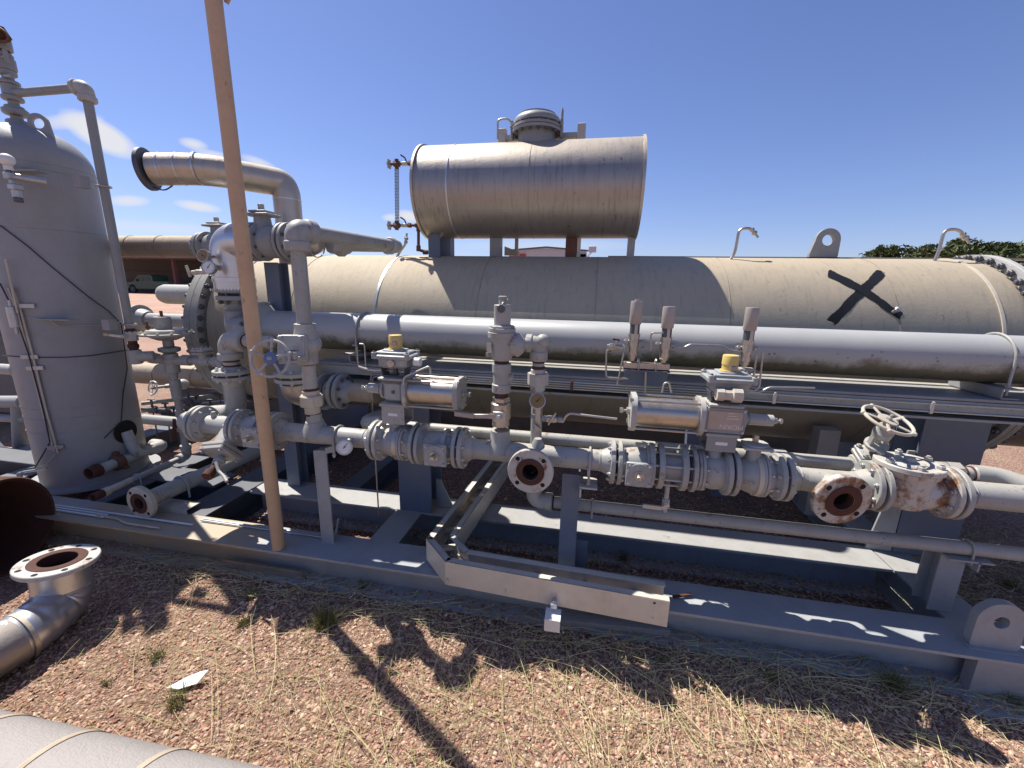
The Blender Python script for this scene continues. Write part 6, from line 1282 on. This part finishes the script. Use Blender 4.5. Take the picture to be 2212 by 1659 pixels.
# ============================================================ background
# open shed at left with green car
sy=46.0
def grd(px,Y): return XA(px,Y,0)
sh=T('open_shed','long open fronted shed with maroon steel posts far behind at left','shed',(-50,sy,0))
x0s,x1s=XA(60,sy,2),XA(470,sy,2)
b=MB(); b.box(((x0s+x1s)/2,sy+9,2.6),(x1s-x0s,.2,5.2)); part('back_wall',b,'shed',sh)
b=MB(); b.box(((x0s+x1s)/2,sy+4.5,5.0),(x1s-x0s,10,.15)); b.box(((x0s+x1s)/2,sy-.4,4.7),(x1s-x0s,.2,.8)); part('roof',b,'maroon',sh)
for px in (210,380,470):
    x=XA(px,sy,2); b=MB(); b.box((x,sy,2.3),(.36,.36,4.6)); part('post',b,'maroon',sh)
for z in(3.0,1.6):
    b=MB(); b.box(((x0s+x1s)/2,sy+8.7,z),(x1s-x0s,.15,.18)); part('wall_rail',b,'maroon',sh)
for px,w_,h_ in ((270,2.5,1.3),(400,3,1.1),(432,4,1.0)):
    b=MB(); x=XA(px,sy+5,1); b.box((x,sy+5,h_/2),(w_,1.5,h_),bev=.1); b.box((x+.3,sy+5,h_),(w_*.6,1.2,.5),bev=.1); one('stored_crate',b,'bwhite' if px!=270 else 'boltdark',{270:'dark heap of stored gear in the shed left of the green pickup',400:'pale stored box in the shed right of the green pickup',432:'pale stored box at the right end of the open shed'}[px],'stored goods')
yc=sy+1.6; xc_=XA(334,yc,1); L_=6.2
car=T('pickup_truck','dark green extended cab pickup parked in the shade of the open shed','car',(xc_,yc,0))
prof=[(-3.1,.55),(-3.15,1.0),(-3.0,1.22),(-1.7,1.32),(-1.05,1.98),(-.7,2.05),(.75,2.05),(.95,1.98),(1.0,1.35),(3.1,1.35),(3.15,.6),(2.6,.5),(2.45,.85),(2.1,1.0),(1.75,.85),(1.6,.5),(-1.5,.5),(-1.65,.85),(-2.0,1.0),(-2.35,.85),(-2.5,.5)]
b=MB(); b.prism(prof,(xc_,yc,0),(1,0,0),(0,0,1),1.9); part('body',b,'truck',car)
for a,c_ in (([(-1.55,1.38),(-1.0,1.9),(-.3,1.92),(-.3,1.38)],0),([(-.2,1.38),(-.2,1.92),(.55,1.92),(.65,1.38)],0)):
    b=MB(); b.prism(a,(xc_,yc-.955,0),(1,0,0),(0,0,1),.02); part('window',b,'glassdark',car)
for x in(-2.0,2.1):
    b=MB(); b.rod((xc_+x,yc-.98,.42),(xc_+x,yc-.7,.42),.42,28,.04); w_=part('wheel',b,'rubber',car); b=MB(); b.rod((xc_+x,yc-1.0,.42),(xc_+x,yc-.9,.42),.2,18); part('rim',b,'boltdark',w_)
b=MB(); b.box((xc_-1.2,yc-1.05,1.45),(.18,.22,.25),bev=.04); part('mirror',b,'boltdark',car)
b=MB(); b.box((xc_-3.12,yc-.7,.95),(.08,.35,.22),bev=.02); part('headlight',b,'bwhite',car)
KT=1.14
car.scale=(KT,KT,KT)
# building seen below the upper tank
by=46.0; xa,xb=XA(1100,by,5),XA(1266,by,5); xm_=XA(1180,by,5); zr_=P(1180,536,Y=by).z; ze_=P(1105,541,Y=by).z
bd=T('metal_building','low grey gabled metal building with red corner panels seen under the upper tank','building',(xm_,by,0))
b=MB(); b.rings([[V((xa,by+k,0)),V((xb,by+k,0)),V((xb,by+k,ze_)),V((xm_,by+k,zr_)),V((xa,by+k,ze_))] for k in (0,18)]); part('wall',b,'bwhite',bd)
for x_,s_ in ((xa,1),(XA(1228,by,5),1),(xb,-1)):
    b=MB(); b.box((x_+s_*.9,by-.06,ze_/2-.1),(1.8,.1,ze_-.5)); part('red_panel',b,'redwall',bd)
b=MB(); 
for xx,zz in ((xa-.3,ze_),(xb+.3,ze_)): b.bar((xx,by-.2,zz-.02),(xm_,by-.2,zr_+.08),.35,.14,(0,0,1))
part('roof_edge',b,'boltdark',bd)
x=XA(1270,by-2,4); z=P(1272,540,Y=by-2).z; fl_=T('flood_light','small floodlight on a pole beside the far grey building','street lamp',(x,by-2,0)); b=MB(); b.rod((x,by-2,0),(x,by-2,z-.5),.06,8); b.bar((x,by-2,z-.5),(x+.3,by-2.1,z-.25),.08,.08); part('pole',b,'bwhite',fl_); b=MB(); b.box((x+.35,by-2.2,z+.05),(.75,.4,.6),bev=.05); part('lamp_head',b,'bwhite',fl_)
# trees
def tree(px,pytop,Y,w,lab,seed,dens=2600):
    r_=np.random.default_rng(seed); top=P(px,pytop,Y=Y); x=top.x; h=top.z
    t=T('bush_tree',lab,'tree',(x,Y,0),'trees beyond the vessel')
    b=MB(); b.tube([(x,Y,0),(x+.1,Y,h*.3),(x-.15,Y,h*.6)],.2,.5,8,rr=lambda s:.22*(1-.6*s))
    for k in range(7):
        a=k*.9; b.tube([(x,Y,h*.2+.1*k),(x+w*.25*math.cos(a),Y+w*.25*math.sin(a),h*.5),(x+w*.4*math.cos(a),Y+w*.4*math.sin(a),h*.75)],.08,.3,6,rr=lambda s:.09*(1-.7*s))
    part('trunk',b,'bark',t)
    cl=[]
    for k in range(46):
        a=r_.uniform(0,6.28); q=math.sqrt(r_.uniform(0,1)); zz=r_.uniform(.18,1); env=math.sqrt(max(0,1-((zz-.45)/.56)**2)) 
        cl.append((x+w*.5*q*math.cos(a)*env,Y+w*.5*q*math.sin(a)*env,h*zz*.93,r_.uniform(.35,.9)))
    C=np.array(cl); n=dens; idx=r_.integers(0,len(C),n); dirs=r_.normal(size=(n,3)); dirs/=np.linalg.norm(dirs,axis=1)[:,None]
    ctr=C[idx,:3]+dirs*(C[idx,3]*r_.uniform(.3,1.05,n)**.6)[:,None]*np.array([1.15,1.0,.62])
    u=r_.normal(size=(n,3)); u/=np.linalg.norm(u,axis=1)[:,None]; v=np.cross(u,r_.normal(size=(n,3))); v/=np.linalg.norm(v,axis=1)[:,None]
    s=r_.uniform(.06,.16,n)[:,None]; vs=np.stack([ctr-u*s*1.5,ctr+v*s*.6,ctr+u*s*1.5,ctr-v*s*.6],1).reshape(-1,3)
    vs-=np.array([x,Y,0]); o=obj_numpy('crown',vs,np.arange(4*n).reshape(-1,4),'leaf'); o.parent=t
for i,(px,py,Y,w) in enumerate(((1935,541,36,5.5),(2010,537,38,5.0),(2085,522,34,5.0),(2150,531,36,5),(2215,528,33,6),(2290,520,34,6))):
    tree(px,py-13,Y,w,['leftmost and lowest green bush showing above the vessel','second green bush from the left above the vessel','tallest green bush, its top beside the hooked tube end','green bush right of the tallest one','dark green bush behind the right end flange of the vessel','large dark green bush at the right edge of the picture'][i],20+i,5200)
# ============================================================ ground
def noise2(x,y,s):
    return (np.sin(x*s*1.3+np.sin(y*s*.9)*1.7)+np.sin(y*s*1.1+np.sin(x*s*1.4)*1.9+2))*.25+.5
b=MB(); 
n_=2; b.bm.free(); b.bm=bmesh.new()
vs=[b.bm.verts.new(p) for p in ((-600,-30,0),(600,-30,0),(600,900,0),(-600,900,0))]; b.bm.faces.new(vs)
one('ground',b,'gravel',kind='structure')
# gravel stones (near field)
def stones(n,x0,x1,y0,y1,smin,smax,seed):
    r_=np.random.default_rng(seed); base=np.array([(1,0,0),(-1,0,0),(0,1,0),(0,-1,0),(0,0,1),(0,0,-1)],float)
    bevel=np.array([[0,2,4],[2,1,4],[1,3,4],[3,0,4],[2,0,5],[1,2,5],[3,1,5],[0,3,5]])
    # subdivided octahedron -> 18 verts, rounded
    V_=[tuple(p) for p in base]; F_=[]; mid={}
    def m(a,c):
        k=(min(a,c),max(a,c))
        if k not in mid:
            p=(np.array(V_[a])+np.array(V_[c])); p/=np.linalg.norm(p); V_.append(tuple(p)); mid[k]=len(V_)-1
        return mid[k]
    for a,c,d in bevel:
        ab,bc,ca=m(a,c),m(c,d),m(d,a); F_+=[(a,ab,ca),(ab,c,bc),(ca,bc,d),(ab,bc,ca)]
    Vb=np.array(V_); Fb=np.array(F_); nv=len(Vb)
    pos=np.stack([r_.uniform(x0,x1,n),r_.uniform(y0,y1,n)],1)
    s=smin+(smax-smin)*r_.power(.45,n)**2.2
    sc=np.stack([s*r_.uniform(.8,1.35,n),s*r_.uniform(.7,1.1,n),s*r_.uniform(.4,.75,n)],1)
    a=r_.uniform(0,6.28,n); jit=1+r_.normal(size=(n,nv,1))*.11
    P3=Vb[None]*jit*sc[:,None,:]
    til=r_.normal(size=(n,2))*.28
    ca,sa=np.cos(a)[:,None],np.sin(a)[:,None]
    X=P3[:,:,0]*ca-P3[:,:,1]*sa; Yy=P3[:,:,0]*sa+P3[:,:,1]*ca; Z=P3[:,:,2]+X*til[:,:1]+Yy*til[:,1:]
    W=np.stack([X+pos[:,:1],Yy+pos[:,1:],Z+sc[:,2:]*.35],2).reshape(-1,3)
    Fc=(Fb[None]+(np.arange(n)*nv)[:,None,None]).reshape(-1,3); return W,Fc
W1,F1=stones(46000,-2.9,2.3,.80,1.80,.0036,.0105,1)
W2,F2=stones(9000,-3.6,2.6,1.85,3.4,.006,.012,2)
W3,F3=stones(5000,-1.9,3.2,.6,.95,.005,.012,3)
W4,F4=stones(2600,-5.0,3.3,1.70,1.86,.005,.010,4); W4[:,2]+=.015
W5,F5=stones(2200,-2.3,1.7,2.30,2.43,.005,.010,5); W5[:,2]+=.015
Wl=[W1,W2,W3,W4,W5]; Fl=[F1,F2,F3,F4,F5]; off=np.cumsum([0]+[len(w) for w in Wl[:-1]])
W=np.concatenate(Wl); Fa=np.concatenate([f+o_ for f,o_ in zip(Fl,off)])
obj_numpy('loose_gravel',W,Fa,'stones','loose pink and tan gravel stones covering the ground around the skid','gravel','stuff',smooth=False)
# dry straw
def strawmesh(items):
    """items: list of polylines (k,3) with half width"""
    Vs=[];Fs=[];o=0
    for pts,w in items:
        pts=np.asarray(pts); k=len(pts); d=np.gradient(pts,axis=0); sdv=np.stack([-d[:,1],d[:,0],np.zeros(k)],1); sdv/= (np.linalg.norm(sdv,axis=1)[:,None]+1e-9)
        ww=(w*(1-np.linspace(0,1,k)**2*.7))[:,None]
        a=pts+sdv*ww; c=pts-sdv*ww; up=pts+np.array([0,0,1])*ww*1.1
        Vs+= [a,up,c]; 
        for i in range(k-1):
            Fs.append((o+i,o+i+1,o+k+i+1,o+k+i)); Fs.append((o+k+i,o+k+i+1,o+2*k+i+1,o+2*k+i))
        o+=3*k
    return np.concatenate(Vs),np.array(Fs)
r_=np.random.default_rng(11); items=[]
def density(px,py):
    d=np.exp(-((px-1050)/650)**2-((py-1620)/220)**2)*.9+np.exp(-((px-1600)/600)**2-((py-1560)/130)**2)*.75+np.exp(-((px-700)/300)**2-((py-1500)/120)**2)*.4+np.exp(-((px-1750)/350)**2-((py-1430)/60)**2)*.6+.07
    return d
cnt=0
while cnt<2000:
    x=r_.uniform(-2.7,2.4); y=r_.uniform(.7,1.80); q=AX*x+AY*y-AZ*H; px=CX+F*q[0]/q[2]; py=CY+F*q[1]/q[2]
    if r_.uniform()>density(px,py): continue
    L=r_.choice([.05,.1,.18,.32,.5],p=[.28,.27,.22,.15,.08])*r_.uniform(.7,1.3); a=r_.uniform(0,6.28); cv=r_.normal()*(.45 if L<.2 else .28)
    k=7; s=np.linspace(0,1,k); an=a+cv*s*.9; dx=np.cumsum(np.cos(an))*L/k; dy=np.cumsum(np.sin(an))*L/k
    zb=r_.uniform(.006,.022); z=zb+np.abs(np.sin(s*3.1))*r_.uniform(0,.02)+s*r_.choice([0,0,0,.02,.05])
    ys=y+dy; ys=np.minimum(ys,1.772); items.append((np.stack([x+dx,ys,z],1),r_.uniform(.0004,.001)+(.0005 if L>.22 else 0))); cnt+=1
for i in range(5200):   # fine chaff
    x=r_.uniform(-2.7,2.4); y=r_.uniform(.7,1.80); L=r_.uniform(.012,.05); a=r_.uniform(0,6.28); s=np.linspace(0,1,3)
    items.append((np.stack([x+np.cos(a)*L*s,np.minimum(y+np.sin(a)*L*s,1.77),.008+s*.004],1),.001))
for i in range(650):   # along the beam foot, over its lower flange
    x=r_.uniform(-2.6,3.2); y=r_.uniform(1.62,1.84); L=r_.uniform(.06,.3); a=r_.normal()*.5+(3.14 if i%2 else 0); s=np.linspace(0,1,5); yy=np.clip(y+np.sin(a+s*.4)*L*s,1.5,1.86); items.append((np.stack([x+np.cos(a+s*.4)*L*s,yy,.022+s*r_.uniform(0,.03)],1),.0012))
for i in range(1200):   # straw inside / behind the skid and to the right
    x=r_.uniform(-1,3.2); y=r_.uniform(2.0,3.3) if i%2 else r_.uniform(1.9,2.9); x=x if i%2 else r_.uniform(1.95,3.6)
    L=r_.uniform(.06,.25); a=r_.uniform(0,6.28); s=np.linspace(0,1,5); items.append((np.stack([x+np.cos(a+s)*L*s,y+np.sin(a+s)*L*s,.015+s*r_.uniform(0,.04)],1),.0014))
Vw,Fw=strawmesh(items); obj_numpy('dry_straw',Vw,Fw,'straw','dry yellow straw and grass stalks strewn over the gravel','straw','stuff')
# tufts: things one can count
tl=[(700,1352,.085,260,'thick dark green grass tuft standing in the pole shadow'),(1930,1490,.075,220,'green brown grass tuft near the right lifting eye, in the valve shadow'),(1850,1420,.05,80,'small grass tuft against the right part of the beam'),(1345,1215,.06,90,'grass tuft inside the skid beside the right hand post'),(340,1425,.05,80,'brownish weed tuft above the white scrap'),(385,1520,.06,90,'brownish weed tuft just below the white scrap'),(545,1290,.05,80,'thin weed tuft below the channel offcut'),(525,1350,.05,80,'thin weed tuft between channel offcut and white scrap'),(1130,1290,.05,70,'spidery grass tuft in shade left of the hanging clip'),(785,1275,.045,60,'low grass tuft against the beam below the tan pole'),(2170,1515,.06,90,'pale grass tuft in front of the beam at the right edge'),(1430,1430,.035,40,'tiny grass tuft in shade below the cable tray end'),(1665,1470,.04,50,'tiny grass tuft in the valve shadow right of centre'),(230,1480,.03,36,'tiny weed tuft left of the white scrap'),(2185,1290,.07,90,'straw coloured grass tuft behind the right lifting eye')]
for px,py,h,n,lab in tl:
    c=P(px,py,Z=0) if lab[-4:]!=' eye' or px<2000 else P(px,py-20,Z=0); it=[]
    for k in range(n):
        a=r_.uniform(0,6.28); ln=h*r_.uniform(.5,1.35); sp_=r_.uniform(.15,1.1); s=np.linspace(0,1,5); b0=r_.normal(size=2)*h*.22
        it.append((np.stack([c.x+b0[0]+np.cos(a)*ln*sp_*s**1.4,c.y+b0[1]+np.sin(a)*ln*sp_*s**1.4,ln*(s-.35*sp_*s**2)],1),.0013))
    v_,f_=strawmesh(it); v_[:,0]-=c.x; v_[:,1]-=c.y; o=obj_numpy('grass_tuft',v_,f_,'tuft',lab,'grass tuft'); o['group']='grass tufts on the gravel'; o.location=(c.x,c.y,0)
# ============================================================ light and sky
k=V((.52,-.29,-1)).normalized(); sun_dir=-k
su=bpy.data.lights.new('sun','SUN'); su.energy=5.0; su.angle=R(.53); su.color=(1,.955,.88); so=bpy.data.objects.new('sun',su); COL.objects.link(so)
so.rotation_mode='QUATERNION'; so.rotation_quaternion=V((0,0,-1)).rotation_difference(k)
W_=bpy.data.worlds.new('World'); S.world=W_; W_.use_nodes=True; nt=W_.node_tree; t=NT(nt); bg=nt.nodes['Background']
sky=t.n('ShaderNodeTexSky'); sky.sky_type='NISHITA'; sky.sun_disc=False; sky.sun_elevation=math.asin(sun_dir.z); sky.sun_rotation=math.atan2(sun_dir.x,sun_dir.y); sky.altitude=100; sky.air_density=1.0; sky.dust_density=.35; sky.ozone_density=2.2
tc=t.n('ShaderNodeTexCoord')
c=t.mix(1.0,sky.outputs[0],(.99,.985,1.30),'MULTIPLY')
def cloud(c,px,py,sx_,sy_,tilt,seed,amt):
    d0=ray(px,py).normalized(); e=RIGHT*math.cos(tilt)-DOWN*math.sin(tilt); e=(e-d0*e.dot(d0)).normalized(); f_=d0.cross(e)
    def dot(v):
        n=t.n('ShaderNodeVectorMath',operation='DOT_PRODUCT'); t.l(tc.outputs['Generated'],n.inputs[0]); n.inputs[1].default_value=v; return n.outputs['Value']
    a=t.math('DIVIDE',dot(e),sx_/F); b_=t.math('DIVIDE',dot(f_),sy_/F)
    r2=t.math('ADD',t.math('MULTIPLY',a,a),t.math('MULTIPLY',b_,b_)); fwd=t.math('GREATER_THAN',dot(d0),.5)
    nz=t.n('ShaderNodeTexNoise'); nz.inputs['Scale'].default_value=30+2*seed; nz.inputs['Detail'].default_value=7; nz.inputs['Roughness'].default_value=.62; mp=t.n('ShaderNodeMapping'); mp.inputs['Scale'].default_value=(1,1,3.0); mp.inputs['Location'].default_value=(seed,0,0); t.l(tc.outputs['Generated'],mp.inputs['Vector']); t.l(mp.outputs[0],nz.inputs['Vector'])
    g=t.math('SUBTRACT',1.0,r2,True); m_=t.math('MULTIPLY',t.ramp(t.math('ADD',nz.outputs['Fac'],t.math('MULTIPLY_ADD',g,.14)),.55,.70),g)
    m_=t.math('MULTIPLY',t.math('MULTIPLY',m_,fwd),amt,True)
    return t.mix(m_,c,(7.6,7.7,8.3))
for a in ((218,292,44,22,-.5,1,1.5),(150,262,40,10,.1,2,.8),(428,446,34,9,-.15,3,1.0),(278,434,28,9,0,4,.9),(418,311,20,9,-.2,5,.9),(560,352,30,9,-.35,6,.8),(465,336,34,8,-.2,12,.8),(885,468,32,13,-.2,7,1.1),(845,470,20,8,0,8,.8),(330,490,130,10,-.06,9,.4),(1180,530,200,14,0,10,.35)):
    c=cloud(c,*a)
t.l(c,bg.inputs[0]); bg.inputs[1].default_value=.066
S.view_settings.view_transform='Standard'; S.view_settings.look='None'; S.view_settings.exposure=.65; S.view_settings.gamma=1
S.cycles.max_bounces=8
